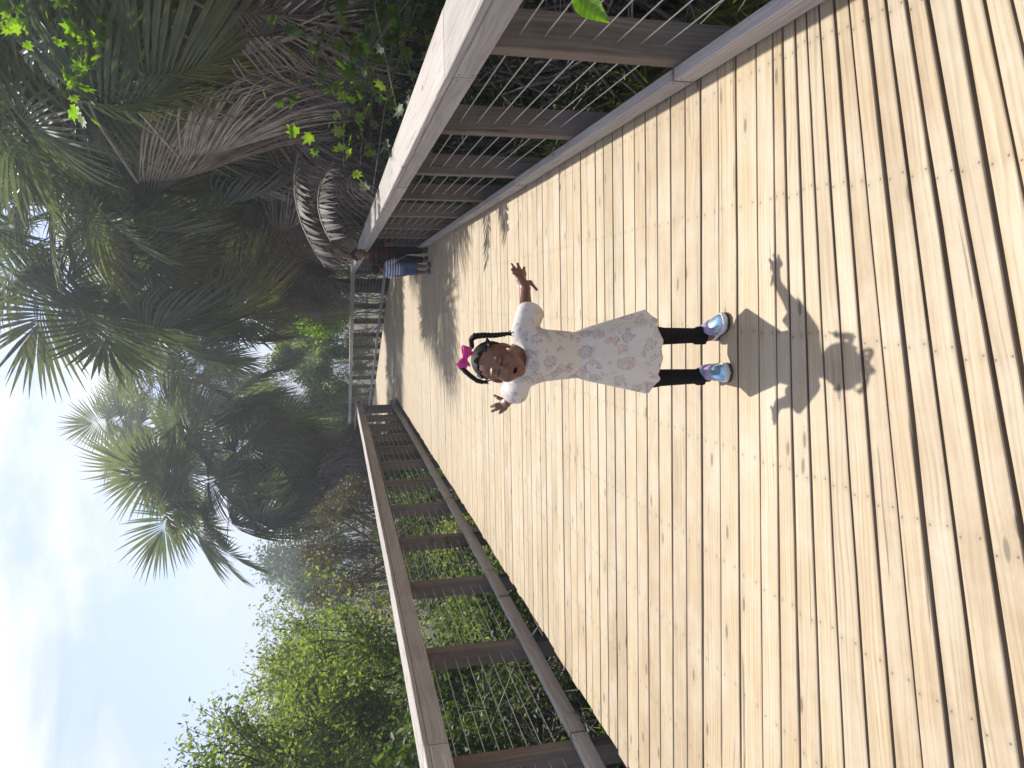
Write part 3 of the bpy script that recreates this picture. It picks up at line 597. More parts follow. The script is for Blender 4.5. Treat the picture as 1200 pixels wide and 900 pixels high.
for k, (c, lab, n, mt, sz, dx) in enumerate([(at(470, 95, 4.6), 'lobed green leaf spray hanging just behind the sunlit rail cap', 26, 'leaf_mid', .10, .3), (at(400, 160, 5.6), 'bright yellow green lobed leaf tip lit from behind, above the rail cap', 13, 'leaf_bright', .11, .16), (at(395, 20, 4.6), 'lobed leaf branch among the dead palm fronds by the near palm', 20, 'leaf_mid', .1, .24), (at(35, 70, 5.0), 'bright lobed vine leaves high among the palm leaves', 34, 'leaf_bright', .11, .27), (at(500, 20, 4.2), 'dim lobed leaves low behind the nearest cap board', 24, 'leaf_dark', .1, .28), (at(430, 120, 5.2), 'dark lobed leaves behind the bright leaf tip', 26, 'leaf_mid', .1, .25)]):
    rng = np.random.default_rng(90+k); T = empty('leaf_branch', tuple(c), label=lab, category='branch', group='lobed-leaf branches by the right-hand palms'); segs = []; P = []
    root = np.array([.9, .3, -.25]); last = root
    for j in range(7):
        q = rng.normal(0, 1, 3)*[dx, dx*.8, dx]; mid = (root+q)/2+rng.normal(0, .06, 3); segs += [(root, mid, .007, .005), (mid, q, .005, .002)]
        for u in np.linspace(0, 1, n//2): P.append(mid+(q-mid)*u+rng.normal(0, .05, 3)); P.append(root+(mid-root)*(.4+.6*u)+rng.normal(0, .05, 3))
    v, f = tubes(segs, 5); link('twig', mesh(v, f), M['barkgrey'], T)
    P = np.array(P); v, f, rnd = scatter(*LOBED, P, rotmats(len(P), rng, .8), sz*rng.uniform(.55, 1.15, len(P)), rng); link('foliage', mesh(v, f, rnd=rnd), M[mt], T)
# single leaf pushing through the near cables
def sprig():
    c = at(700, 8, 1.9); T = empty('leaf_sprig', tuple(c), label='single glossy bright green leaf poking through the nearest cables', category='leaf')
    n = 15; v = []; f = []
    for i in range(n):
        u = i/(n-1); w = .036*math.sin(math.pi*min(1, u**.75))*(1-.25*u)
        for j, s in enumerate((-1, -.5, 0, .5, 1)): v.append((u*.125, w*s, .006*abs(s)*2-.03*u*u+.0018*math.sin(i*2.1)*abs(s)))
    for i in range(n-1):
        for j in range(4): a = i*5+j; f.append([a, a+5, a+6, a+1])
    o = link('blade', mesh(v, f), M['leaf_one'], T, smooth=True)
    tip = Vector(at(719, 34, 1.86)-at(676, -8, 1.92)); tip.normalize(); nrm = Vector((-.45, -.75, .45)); yv = nrm.cross(tip).normalized(); zv = tip.cross(yv)
    o.matrix_local = Matrix.Translation(Vector(at(674, -10, 1.92)-c)) @ Matrix((tip, yv, zv)).transposed().to_4x4()
    m = MB(); b = at(674, -10, 1.92)-c; m.tube([b+[.0, 0, -.004], b+[.1, .03, .02], b+[.3, .1, -.25], b+[.4, .15, -.8]], [.0018, .002, .003, .004], 6); m.build('stalk', M['petiole'], T, smooth=True)
m_, t_, b_, o_ = mat_new('leaf_one'); tcn_ = nd(t_, 'ShaderNodeTexCoord'); sp_ = nd(t_, 'ShaderNodeSeparateXYZ', {0: tcn_.outputs['Object']})
vein = mth(t_, 'ABSOLUTE', mth(t_, 'SINE', mth(t_, 'MULTIPLY', mth(t_, 'SUBTRACT', sp_.outputs[0], mth(t_, 'MULTIPLY', mth(t_, 'ABSOLUTE', sp_.outputs[1]), .8)), 190.)))
c_ = mixc(t_, ramp(t_, vein, [(0, (1, 1, 1)), (.25, (0, 0, 0))]), (.12, .27, .02), (.28, .42, .08)); t_.links.new(c_, b_.inputs['Base Color']); b_.inputs['Roughness'].default_value = .35
tr_ = nd(t_, 'ShaderNodeBsdfTranslucent'); t_.links.new(mixc(t_, 1., c_, (1.9, 2., .6), 'MULTIPLY'), tr_.inputs[0]); ms_ = nd(t_, 'ShaderNodeMixShader', {0: .5}); t_.links.new(b_.outputs[0], ms_.inputs[1]); t_.links.new(tr_.outputs[0], ms_.inputs[2]); t_.links.new(ms_.outputs[0], o_.inputs[0])
M['leaf_one'] = m_
sprig()
M['deadfeather'] = plain('dead_leaflet_grey', (.085, .075, .068), .7, noise=.35, nscale=8)
# a dead feather-shaped frond leaning on the rail
def feather(c, d, ln, label, seed):
    rng = np.random.default_rng(seed); T = empty('dead_feather_frond', tuple(c), label=label, category='frond', group='dead feather fronds behind the right-hand rail'); d = np.array(d, float); d /= np.linalg.norm(d)
    pts = [d*ln*u+np.array([0, 0, -.45*ln*u*u]) for u in np.linspace(0, 1, 9)]; m = MB(); m.tube(pts, [.016-.0014*i for i in range(9)], 5); m.build('rib', M['deadstalk'], T)
    P = []; R = []; S = []
    for i in range(34):
        u = .12+.86*i/33; p = d*ln*u+np.array([0, 0, -.45*ln*u*u]); t = d*ln+np.array([0, 0, -.9*ln*u]); t /= np.linalg.norm(t)
        for s in (-1, 1):
            side = np.cross(t, [0, 0, 1.])*s; x = side*.8+t*.65+np.array([0, 0, -.45])+rng.normal(0, .13, 3); x /= np.linalg.norm(x); z = np.cross(x, t)*s+rng.normal(0, .15, 3); z -= x*np.dot(z, x); z /= np.linalg.norm(z)
            R.append(np.stack([x, np.cross(z, x), z], -1)); P.append(p); S.append(ln*.30*(1-.5*abs(u-.4)))
    tv = np.array([(0, -.025, 0), (0, .025, 0), (.5, .055, .01), (.5, -.055, .01), (1, 0, -.12)]); tf = np.array([(0, 3, 1), (1, 3, 2), (2, 3, 4)])
    v, f, rnd = scatter(tv, tf, np.array(P), np.array(R), np.array(S), rng); o = link('leaflet', mesh(v, f, rnd=rnd), M['deadfeather'], T); o['kind'] = 'stuff'
feather(at(350, 180, 8.2), (-.9, -.2, .25), 1.25, 'dead grey feather frond drooping behind the rail above the children', 7)
feather(at(390, 190, 7.6), (-.75, -.5, .5), 1.1, 'second dead grey feather frond lower behind the rail cap', 8)
# rough grass and litter on the ground: nobody could count it
def grass():
    rng = np.random.default_rng(99); n = 26000
    x = np.concatenate([rng.uniform(-7, -2.6, n//2), rng.uniform(1.1, 4.2, n//2)]); y = rng.uniform(1.2, 22, n)**1.0; P = np.stack([x, y, np.full(n, GZ-.02)], -1)
    P[:, 2] += .07*np.clip(np.abs(P[:, 0]+.8)-3, 0, 8)+rng.uniform(-.08, .08, n)
    z = rng.normal(size=(n, 3))*[1, 1, .2]; xx = np.tile([0, 0, 1.], (n, 1))+rng.normal(0, .35, (n, 3)); xx /= np.linalg.norm(xx, axis=1)[:, None]; z -= (z*xx).sum(1)[:, None]*xx; z /= np.linalg.norm(z, axis=1)[:, None]
    R = np.stack([xx, np.cross(z, xx), z], -1); tv = np.array([(0, -.02, 0), (0, .02, 0), (.55, .012, .06), (1, 0, .2)]); tf = np.array([(0, 2, 1), (0, 3, 2)])
    v, f, rnd = scatter(tv, tf, P, R, rng.uniform(.15, .5, n), rng); o = link('grass', mesh(v, f, rnd=rnd), M['leaf_light']); o['kind'] = 'stuff'; o['label'] = 'rough grass and shoots on the ground beside the boardwalk'; o['category'] = 'grass'
grass()

# ------------------------------------------------------------------ people
class SDF:
    """signed distance grid; parts are blended smoothly and skinned as one continuous surface"""
    def __init__(s, lo, hi, h):
        s.h = h; s.lo = np.array(lo, float); s.n = np.ceil((np.array(hi)-s.lo)/h).astype(int)+1; s.v = np.full(s.n, .06, np.float32)
    def _win(s, lo, hi, pad):
        a = np.clip(np.floor((np.array(lo)-pad-s.lo)/s.h).astype(int), 0, s.n-1); b = np.clip(np.ceil((np.array(hi)+pad-s.lo)/s.h).astype(int)+1, 1, s.n)
        ax = [s.lo[i]+s.h*np.arange(a[i], b[i]) for i in range(3)]
        return tuple(slice(a[i], b[i]) for i in range(3)), np.meshgrid(*ax, indexing='ij')
    def _mix(s, sl, d, k, op):
        a = s.v[sl]
        if op == 'add':
            h = np.clip(.5+.5*(a-d)/k, 0, 1); s.v[sl] = a*(1-h)+d*h-k*h*(1-h)
        elif op == 'sub':
            d = -d; h = np.clip(.5-.5*(a-d)/k, 0, 1); s.v[sl] = a*(1-h)+d*h+k*h*(1-h)
        elif op == 'and':
            h = np.clip(.5-.5*(a-d)/k, 0, 1); s.v[sl] = a*(1-h)+d*h+k*h*(1-h)
    def cap(s, a, b, ra, rb, k=.012, op='add', flat=None):
        a = np.array(a, float); b = np.array(b, float); r = max(ra, rb)
        sl, (X, Y, Z) = s._win(np.minimum(a, b)-r, np.maximum(a, b)+r, k+.02); u = b-a; L2 = max(u @ u, 1e-9)
        t = np.clip(((X-a[0])*u[0]+(Y-a[1])*u[1]+(Z-a[2])*u[2])/L2, 0, 1)
        dx, dy, dz = X-a[0]-t*u[0], Y-a[1]-t*u[1], Z-a[2]-t*u[2]
        s._mix(sl, (np.sqrt(dx*dx+dy*dy+dz*dz)-(ra+(rb-ra)*t)).astype(np.float32), k, op)
    def ell(s, c, r, R=None, k=.012, op='add'):
        c = np.array(c, float); r = np.array(r, float); m = r.max(); sl, (X, Y, Z) = s._win(c-m, c+m, k+.02)
        P = np.stack([X-c[0], Y-c[1], Z-c[2]], -1)
        if R is not None: P = P @ np.array(R)          # columns of R are the ellipsoid's axes
        k0 = np.linalg.norm(P/r, axis=-1); k1 = np.linalg.norm(P/(r*r), axis=-1)+1e-9
        s._mix(sl, (k0*(k0-1)/k1).astype(np.float32), k, op)
    def fn(s, lo, hi, f, k=.004, op='add'):
        sl, G = s._win(lo, hi, .0); s._mix(sl, f(*G).astype(np.float32), k, op)
    def nets(s):
        v = s.v; S = v < 0; n = np.array(v.shape); c = n-1
        cnt = np.zeros(c, np.int8)
        cor = [(i, j, k) for i in (0, 1) for j in (0, 1) for k in (0, 1)]
        sl = lambda o: tuple(slice(o[i], o[i]+c[i]) for i in range(3))
        for o in cor: cnt += S[sl(o)]
        act = (cnt > 0) & (cnt < 8); idx = np.argwhere(act); ids = np.full(c, -1, np.int64); ids[act] = np.arange(len(idx))
        pos = np.zeros((len(idx), 3)); w = np.zeros(len(idx))
        for a in cor:
            for ax in range(3):
                if a[ax]: continue
                b = list(a); b[ax] = 1; A = idx+a; B = idx+b; va = v[A[:, 0], A[:, 1], A[:, 2]]; vb = v[B[:, 0], B[:, 1], B[:, 2]]; x = (va < 0) != (vb < 0)
                t = np.where(x, va/(va-vb+1e-12), 0); p = np.tile(np.array(a, float), (len(idx), 1)); p[:, ax] += t; pos += p*x[:, None]; w += x
        V = s.lo+s.h*(idx+pos/w[:, None]); F = []
        for ax in range(3):
            o1, o2 = [(1, 2), (2, 0), (0, 1)][ax]; a = [slice(None)]*3; b = [slice(None)]*3; a[ax] = slice(0, n[ax]-1); b[ax] = slice(1, n[ax]); X = S[tuple(a)] != S[tuple(b)]
            E = np.argwhere(X); ok = (E[:, o1] > 0) & (E[:, o2] > 0) & (E[:, o1] < c[o1]) & (E[:, o2] < c[o2]); E = E[ok]; ins = S[E[:, 0], E[:, 1], E[:, 2]]
            def cell(d1, d2): q = E.copy(); q[:, o1] += d1; q[:, o2] += d2; return ids[q[:, 0], q[:, 1], q[:, 2]]
            q = np.stack([cell(-1, -1), cell(0, -1), cell(0, 0), cell(-1, 0)], -1); q[~ins] = q[~ins][:, ::-1]; F.append(q)
        return V, np.concatenate(F)
def relax(V, F, n=2, lam=.5):
    for _ in range(n):
        acc = np.zeros_like(V); cn = np.zeros(len(V))
        for i in range(4): np.add.at(acc, F[:, i], V[F[:, (i+1) % 4]]+V[F[:, (i-1) % 4]]); np.add.at(cn, F[:, i], 2)
        V = V*(1-lam)+lam*acc/np.maximum(cn, 1)[:, None]
    return V
def skinmat(name, col):
    m, t, b, o = mat_new(name); c = nd(t, 'ShaderNodeTexCoord'); n = nd(t, 'ShaderNodeTexNoise', {'Vector': c.outputs['Object'], 'Scale': 60., 'Detail': 4})
    t.links.new(ramp(t, n.outputs[0], [(.3, tuple(x*.86 for x in col)), (.7, tuple(x*1.1 for x in col))]), b.inputs['Base Color'])
    b.inputs['Roughness'].default_value = .42; b.inputs['Specular IOR Level'].default_value = .45; b.inputs['Subsurface Weight'].default_value = .12; b.inputs['Subsurface Radius'].default_value = (.012, .005, .003); b.inputs['Subsurface Scale'].default_value = .5
    return m
M['skin'] = skinmat('skin_brown', (.20, .095, .062)); M['lip'] = plain('lip', (.20, .075, .06), .4); M['lash'] = plain('eyelid_line', (.02, .012, .01), .5); M['mouth'] = plain('mouth_inside', (.03, .008, .008), .5)
M['hair'] = plain('hair_black', (.010, .008, .008), .68, 0, .25, .5, 180); M['leg'] = plain('leggings_black', (.010, .010, .012), .85, 0, .15, .3, 60)
M['bow'] = plain('bow_pink', (.62, .03, .26), .45, 0, .5, .2, 40); M['wsole'] = plain('sole_white', (.7, .69, .68), .5); M['dsole'] = plain('sole_dark', (.05, .05, .055), .6)
M['lav'] = plain('strap_lavender', (.36, .31, .46), .5, 0, .4, .15, 60); M['silver'] = plain('shoe_silver', (.42, .47, .60), .3, .4, .5, .25, 45); M['toe'] = plain('shoe_toe_blue', (.38, .60, .78), .16, .55, .6, .2, 40); M['pinkpatch'] = plain('shoe_pink', (.75, .25, .3), .4)
def dressmat():
    """white cotton with a scattered line-drawn pastel print"""
    m, t, b, o = mat_new('dress_print'); c = nd(t, 'ShaderNodeTexCoord'); P = c.outputs['Object']
    base = (.80, .76, .71); col = nd(t, 'ShaderNodeRGB'); col.outputs[0].default_value = (*base, 1); cc = col.outputs[0]
    for sc, off, thr, freq, cols in ((19., 0., .46, 150., [(0, (.62, .30, .26)), (.3, (.28, .31, .42)), (.55, (.68, .38, .36)), (.8, (.30, .32, .34)), (1, (.66, .40, .34))]), (27., 4.3, .30, 190., [(0, (.26, .28, .46)), (.35, (.7, .40, .42)), (.7, (.20, .22, .26)), (1, (.66, .42, .34))])):
        q = nd(t, 'ShaderNodeVectorMath', {0: P, 1: (off, off*.7, off*.3)}, operation='ADD').outputs[0]
        v = nd(t, 'ShaderNodeTexVoronoi', {'Vector': q, 'Scale': sc, 'Randomness': .75}, feature='F1'); sp = nd(t, 'ShaderNodeSeparateColor', {0: v.outputs['Color']})
        n = nd(t, 'ShaderNodeTexNoise', {'Vector': q, 'Scale': freq, 'Detail': 1.2, 'Distortion': .6}); n2 = nd(t, 'ShaderNodeTexNoise', {'Vector': q, 'Scale': freq*.35, 'Detail': 1})
        dist = mth(t, 'ADD', v.outputs['Distance'], mth(t, 'MULTIPLY', mth(t, 'SUBTRACT', n2.outputs[0], .5), .6))
        inside = mth(t, 'LESS_THAN', dist, thr)
        line = mth(t, 'LESS_THAN', mth(t, 'ABSOLUTE', mth(t, 'SUBTRACT', n.outputs[0], .5)), .045)
        rim = mth(t, 'LESS_THAN', mth(t, 'ABSOLUTE', mth(t, 'SUBTRACT', dist, thr*.92)), .028)
        sel = mth(t, 'GREATER_THAN', sp.outputs[1], .28)
        mk = mth(t, 'MULTIPLY', mth(t, 'MAXIMUM', mth(t, 'MULTIPLY', inside, line), mth(t, 'MULTIPLY', rim, .45)), sel)
        pc = ramp(t, sp.outputs[0], cols)
        wash = mth(t, 'MULTIPLY', mth(t, 'MULTIPLY', inside, sel), mth(t, 'MULTIPLY', mth(t, 'GREATER_THAN', sp.outputs[2], .45), .12))
        cc = mixc(t, wash, cc, pc); cc = mixc(t, mth(t, 'MULTIPLY', mk, .78), cc, pc)
    t.links.new(cc, b.inputs['Base Color']); b.inputs['Roughness'].default_value = .85; b.inputs['Specular IOR Level'].default_value = .2
    wv = nd(t, 'ShaderNodeTexNoise', {'Vector': P, 'Scale': 38., 'Detail': 3}); bp = nd(t, 'ShaderNodeBump', {'Height': wv.outputs[0], 'Strength': .25, 'Distance': .01}); t.links.new(bp.outputs[0], b.inputs['Normal'])
    tr = nd(t, 'ShaderNodeBsdfTranslucent'); t.links.new(cc, tr.inputs[0]); ms = nd(t, 'ShaderNodeMixShader', {0: .22}); t.links.new(b.outputs[0], ms.inputs[1]); t.links.new(tr.outputs[0], ms.inputs[2]); t.links.new(ms.outputs[0], o.inputs[0])
    return m
M['dress'] = dressmat()

def head_sdf(S, c, R, s, mouth_open=True):
    """c centre, R columns = (right, forward, up), s scale"""
    R = np.array(R); q = lambda x, y, z: c+R @ np.array([x, y, z])*s
    e = lambda p, r, k=.012, op='add': S.ell(q(*p), np.array(r)*s, R, k, op)
    e((0, -.012, .024), (.066, .080, .070)); e((0, .020, -.030), (.051, .054, .064), .02)
    for x in (-1, 1):
        e((x*.029, .042, -.036), (.025, .027, .027), .014); e((x*.067, -.010, -.008), (.008, .017, .025), .004)
        e((x*.025, .079, .002), (.014, .010, .010), .010, 'sub'); e((x*.025, .0655, .000), (.015, .0105, .0095), .004); e((x*.025, .072, .019), (.017, .008, .006), .01)
    e((0, .052, -.080), (.02, .018, .017), .016)
    S.cap(q(0, .072, .002), q(0, .083, -.024), .006*s, .0105*s, .008)
    for x in (-1, 1): e((x*.0105, .074, -.029), (.008, .009, .007), .005)
    S.cap(q(-.013, .069, -.051), q(.013, .069, -.051), .006*s, .006*s, .006); S.cap(q(-.011, .067, -.066), q(.011, .067, -.066), .0068*s, .0068*s, .006)
    if mouth_open: e((0, .077, -.0585), (.011, .016, .0062), .003, 'sub')
    return q
def head_mats(P, c, R, s):
    """0 skin, 1 lip, 2 lash line, 3 mouth"""
    Q = (P-c) @ np.array(R)/s; x, y, z = Q.T; m = np.zeros(len(P), int); fr = y > .05
    m[fr & (np.abs(x) < .020) & (np.abs(z+.059) < .0135)] = 1; m[fr & (np.abs(x) < .0105) & (np.abs(z+.0585) < .0060)] = 3
    for sg in (-1, 1): m[fr & (np.abs(x-sg*.025) < .015) & (np.abs(z+.0045-((x-sg*.025)/.015)**2*.003) < .0022)] = 2
    return m
def braid(pts, r0, r1, n):
    """plaited hair: two strands of beads twisting round a path"""
    pts = [np.array(p) for p in pts]; m = []; L_ = np.concatenate([[0], np.cumsum([np.linalg.norm(pts[i+1]-pts[i]) for i in range(len(pts)-1)])])
    for k in range(n):
        u = k/(n-1)*L_[-1]; p = np.array([np.interp(u, L_, [a[i] for a in pts]) for i in range(3)]); m.append((p, r0+(r1-r0)*k/(n-1), k))
    return m
def girl():
    G = lambda x, y, Y: at(x, y, Y)
    org = np.array([-.185, 2.52, 0.]); T = empty('person', tuple(org), label='small child in white printed dress, black leggings and pink bow, arms spread wide', category='person')
    loc = lambda V: V-org
    # --- head frame
    top, chin = G(553, 418, 2.43), G(616, 433, 2.385); up = unit(top-chin); up = unit(up+np.array([0, -.10, 0])); fw = np.array([-.17, -1, -.12]); fw = unit(fw-up*(fw @ up)); rt = np.cross(fw, up); Rh = np.stack([rt, fw, up], -1)
    hs = .92; hc = (top+chin)/2+np.array([0, .012, 0]); hc = hc-up*.002
    sA, sB = G(612, 392, 2.505), G(608, 441, 2.50)      # shoulders (her left is A)
    elA, wrA = G(616, 362, 2.58), G(616, 338, 2.65); elB, wrB = G(603, 459, 2.58), G(597, 464, 2.66)
    chest = G(640, 417, 2.505); waist = G(676, 416, 2.525); hip = G(705, 417, 2.54)
    S = SDF(org+[-.27, -.26, .03], org+[.37, .26, 1.02], .0032)
    head_sdf(S, hc, Rh, hs)
    nb = (sA+sB)/2+np.array([0, .005, .0]); S.cap(hc+Rh @ np.array([0, -.025, -.05])*hs, nb+[0, .0, .012], .034, .037, .015)
    S.cap(sA-[.03, 0, .005], sB+[.03, 0, -.005], .036, .036, .02)
    S.ell(chest, (.083, .060, .085), None, .03); S.ell((chest+waist)/2, (.080, .060, .08), None, .03); S.ell(hip, (.085, .065, .08), None, .03)
    for a, e, w in ((sA, elA, wrA), (sB, elB, wrB)): S.cap(a, e, .031, .0245, .012); S.cap(e, w, .0245, .0165, .010)
    # hands: palm and five fingers
    def hand(w, palm, fingers, thumb):
        S.cap(w, palm, .0165, .017, .010)
        kn = np.mean([f[0] for f in fingers], 0)
        for f in fingers: S.cap(palm*.6+w*.4, f[0], .0115, .0085, .006)
        for f in fingers:
            mid = (f[0]+f[1])/2+f[2]; S.cap(f[0], mid, .0076, .0068, .004); S.cap(mid, f[1], .0068, .0053, .004)
        S.cap(palm*.5+w*.5, thumb[0], .011, .0085, .005); S.cap(thumb[0], thumb[1], .0075, .0053, .004)
    bend = np.array([0, -.007, .004])
    hand(wrA, G(610, 327, 2.665), [(G(606.2, 322.5, 2.665), G(599.5, 316.3, 2.665), bend), (G(607.5, 320, 2.67), G(599.5, 309.7, 2.68), bend), (G(610.8, 319.3, 2.675), G(606.5, 308.8, 2.69), bend), (G(614.3, 321, 2.68), G(614.2, 313.5, 2.695), bend)], (G(621.5, 331, 2.66), G(629, 339.6, 2.655)))
    hand(wrB, G(594, 472, 2.68), [(G(589, 468.5, 2.69), G(579.3, 463.5, 2.71), bend*.5), (G(587.3, 472.5, 2.695), G(575.5, 476.5, 2.715), bend*.5), (G(588.5, 476, 2.695), G(576.5, 482, 2.71), bend*.5), (G(592, 478.5, 2.69), G(585.5, 484, 2.7), bend*.5)], (G(601.5, 470.5, 2.675), G(610.5, 467, 2.67)))
    # legs
    kA, aA = G(770, 394, 2.535), G(827, 393, 2.552); kB, aB = G(766, 443, 2.535), G(829, 440.5, 2.553)
    for k_, a_, sg in ((kA, aA, 1), (kB, aB, -1)):
        h_ = hip+np.array([sg*.045, 0, -.03]); S.cap(h_, k_, .042, .029, .02); S.cap(k_, a_, .029, .0215, .012); S.cap(a_, a_+np.array([0, -.03, -.045]), .02, .018, .012)
    V, F = S.nets(); V = relax(V, F, 1, .35); P = V[F].mean(1); mi = head_mats(P, hc, Rh, hs)
    link('body', mesh(loc(V), F, mi=mi), [M['skin'], M['lip'], M['lash'], M['mouth']], T, smooth=True)
    # --- leggings
    S = SDF(org+[-.2, -.15, .05], org+[.2, .2, .62], .0034)
    for k_, a_, sg in ((kA, aA, 1), (kB, aB, -1)):
        h_ = hip+np.array([sg*.045, 0, -.03]); S.cap(h_, k_, .046, .0325, .02); S.cap(k_, a_, .0325, .0265, .012)
        for j in range(4): z = j*.012; S.cap(a_+np.array([-.018, 0, .004+z]), a_+np.array([.018, -.01, .001+z]), .0165, .0165, .004)
    S.ell(hip, (.09, .07, .085), None, .03); S.fn(org+[-.2, -.15, .0], org+[.2, .2, .7], lambda X, Y, Z: (aA[2]+.0-Z)*1., .004, 'and')
    V, F = S.nets(); link('leggings', mesh(loc(relax(V, F, 1)), F), M['leg'], T, smooth=True)
    # --- dress
    h = .0036; S = SDF(org+[-.24, -.24, .22], org+[.26, .24, .90], h)
    hz = .283; wz = waist[2]+.005; shc = (sA+sB)/2
    def axis(Z):   # centre line of the garment
        u = np.clip((Z-hz)/(shc[2]-hz), 0, 1); cx = np.interp(u, [0, .6, 1], [org[0]+.0, waist[0], shc[0]]); cy = np.interp(u, [0, .6, .85, 1], [2.545, waist[1], chest[1], shc[1]]); return cx, cy
    def prof(Z, th):
        u = np.clip((wz-Z)/(wz-hz), -1, 1.1); d = np.clip(u, 0, 2)
        rx = np.where(u > 0, .083+.062*d**.85, .083+.010*np.clip(-u*2.2, 0, 1)); ry = np.where(u > 0, .066+.060*d**.9, .066+.006*np.clip(-u*2.2, 0, 1))
        fold = 1+d*(.075*np.sin(6*th+.6)+.04*np.sin(9*th+2.1)+.02*np.sin(15*th+1))+np.clip(d*8, 0, 1)*np.clip(1.1-d*2.2, 0, 1)*.016*np.sin(34*th)
        seam = -.035*np.exp(-((Z-wz-.010*np.cos(th*1.0+.4))/.0045)**2)
        return rx, ry, fold+seam
    def skirt(X, Y, Z, off=0.):
        cx, cy = axis(Z); x = X-cx; y = Y-cy; th = np.arctan2(y, x); rx, ry, m = prof(Z, th); k0 = np.sqrt((x/rx)**2+(y/ry)**2)+1e-6; rr = np.sqrt(x*x+y*y); return (rr-rr/k0*m-off)*.86
    lo, hi = org+[-.24, -.24, .2], org+[.26, .24, .9]
    def outer(X, Y, Z): return np.maximum(skirt(X, Y, Z), Z-(chest[2]+.045))
    S.fn(lo, hi, outer, .004)
    S.ell(shc+[0, .0, -.028], (.105, .066, .058), None, .03)
    cuffA, cuffB = G(621.5, 366, 2.575), G(603, 459.5, 2.58)
    for s_, c_ in ((sA, cuffA), (sB, cuffB)): S.cap(s_+[0, 0, -.004], c_, .044, .050, .016)
    # hollow skirt, hem, neck opening, cuffs
    def hem(X, Y, Z):
        cx, cy = axis(Z); th = np.arctan2(Y-cy, X-cx); return (hz+.008*np.sin(6*th+.6)+.007*np.sin(9*th+2.1)+.05*np.clip(-(X-cx)/.13, 0, 1)*np.clip((Y-cy)/.1+.2, 0, 1)-Z)
    S.fn(lo, hi, hem, .004, 'and'); S.fn(lo, hi, lambda X, Y, Z: np.maximum(skirt(X, Y, Z, -.0085), Z-(wz-.02)), .004, 'sub')
    for s_, c_ in ((sA, cuffA), (sB, cuffB)):
        d = unit(c_-s_); S.fn(lo, hi, lambda X, Y, Z, c_=c_, d=d: np.where(np.sqrt((X-c_[0])**2+(Y-c_[1])**2+(Z-c_[2])**2) < .085, (X-c_[0])*d[0]+(Y-c_[1])*d[1]+(Z-c_[2])*d[2]-.004, -.05), .004, 'and'); S.cap(c_-d*.012, c_+d*.03, .040, .044, .004, 'sub')
    nk = (G(600, 402, 2.47)+G(608, 441, 2.47))/2; S.ell(nk+[0, -.028, .028], (.069, .090, .064), None, .005, 'sub')
    V, F = S.nets(); link('dress', mesh(loc(relax(V, F, 1, .4)), F), M['dress'], T, smooth=True)
    # --- hair
    S = SDF(hc-[.13, .14, .13], hc+[.14, .14, .16], .0032); q = lambda x, y, z: hc+Rh @ np.array([x, y, z])*hs
    S.ell(q(0, -.016, .028), np.array((.071, .084, .0735))*hs, Rh, .01)
    # forehead hairline and the nape are cut back
    fwd, upv = Rh[:, 1], Rh[:, 2]
    def cut(X, Y, Z):
        u = (X-hc[0])*fwd[0]+(Y-hc[1])*fwd[1]+(Z-hc[2])*fwd[2]; w = (X-hc[0])*upv[0]+(Y-hc[1])*upv[1]+(Z-hc[2])*upv[2]; return (u*.83-w*.80+.020)
    S.fn(hc-[.13, .14, .13], hc+[.14, .14, .16], lambda X, Y, Z: cut(X, Y, Z), .004, 'and')
    for kx in range(-3, 4):            # parted rows
        a = kx*.02
        S.cap(q(a, .040, .078-abs(a)*.5), q(a*1.15, -.03, .095-abs(a)*.6), .005, .006, .006)
    V, F = S.nets(); link('hair', mesh(loc(relax(V, F, 1)), F), M['hair'], T, smooth=True)
    for pts, r0, r1 in (([G(553, 405, 2.45), G(552, 398, 2.44), G(556, 394, 2.43), G(566, 393, 2.43), G(580, 393, 2.43), G(593, 391.5, 2.435)], .0098, .006), ([G(543, 422, 2.42), G(539, 428, 2.40), G(545, 435, 2.39), G(552, 441, 2.385), G(559, 446, 2.38), G(566, 448, 2.38)], .009, .0055)):
        P = np.array(pts); S = SDF(P.min(0)-.03, P.max(0)+.03, .0024)
        for p, r, k in braid(pts, r0, r1, 26):
            sh = np.array([.0032*(1 if k % 2 else -1), .002, 0]); S.ell(p+sh, (r*.95, r*.95, r*.8), None, .004)
        for j in range(len(pts)-1): S.cap(pts[j], pts[j+1], r0*.75, r1*.8, .004)
        for j in range(7): e = pts[-1]+np.random.default_rng(j).normal(0, .006, 3)+[0, 0, -.016]; S.cap(pts[-1], e, .003, .0022, .002)
        V, F = S.nets(); link('braid', mesh(loc(V), F), M['hair'], T, smooth=True)
    # --- bow: two folded loops, knot and tails of ribbon
    c = G(545, 419, 2.395); br = unit(G(548, 407, 2.395)-G(541, 431, 2.395)); bu = unit(np.cross([0, -1., 0], br)); bu = bu if bu[2] > 0 else -bu; bf = np.cross(br, bu); B = empty('bow', tuple(loc(c))); B.parent = T
    def loop(name, sx, ang, ln, wd):
        v = []; f = []; n = 15; k = 7
        for i in range(n):
            a = math.pi*(2*i/(n-1)-1); x = ln*(.5+.5*math.cos(a)); y = .018*math.sin(a)*(.5+.5*math.cos(a)+.35); w = wd*(.35+.65*(x/ln)**.7)
            for j in range(k):
                s = j/(k-1)*2-1; v.append(c+br*sx*(x*math.cos(ang))+bu*(w*s+x*math.sin(ang))+bf*(y+.004*math.cos(s*7)*x/ln)-c)
        for i in range(n-1):
            for j in range(k-1): a = i*k+j; f.append((a, a+k, a+k+1, a+1))
        o = link(name, mesh(v, np.array(f)), M['bow'], B, smooth=True); md = o.modifiers.new('thickness', 'SOLIDIFY'); md.thickness = .002
    for sx in (-1, 1):
        loop('ribbon_loop', sx, .12, .036, .0165); loop('ribbon_loop', sx, -.5, .028, .010)
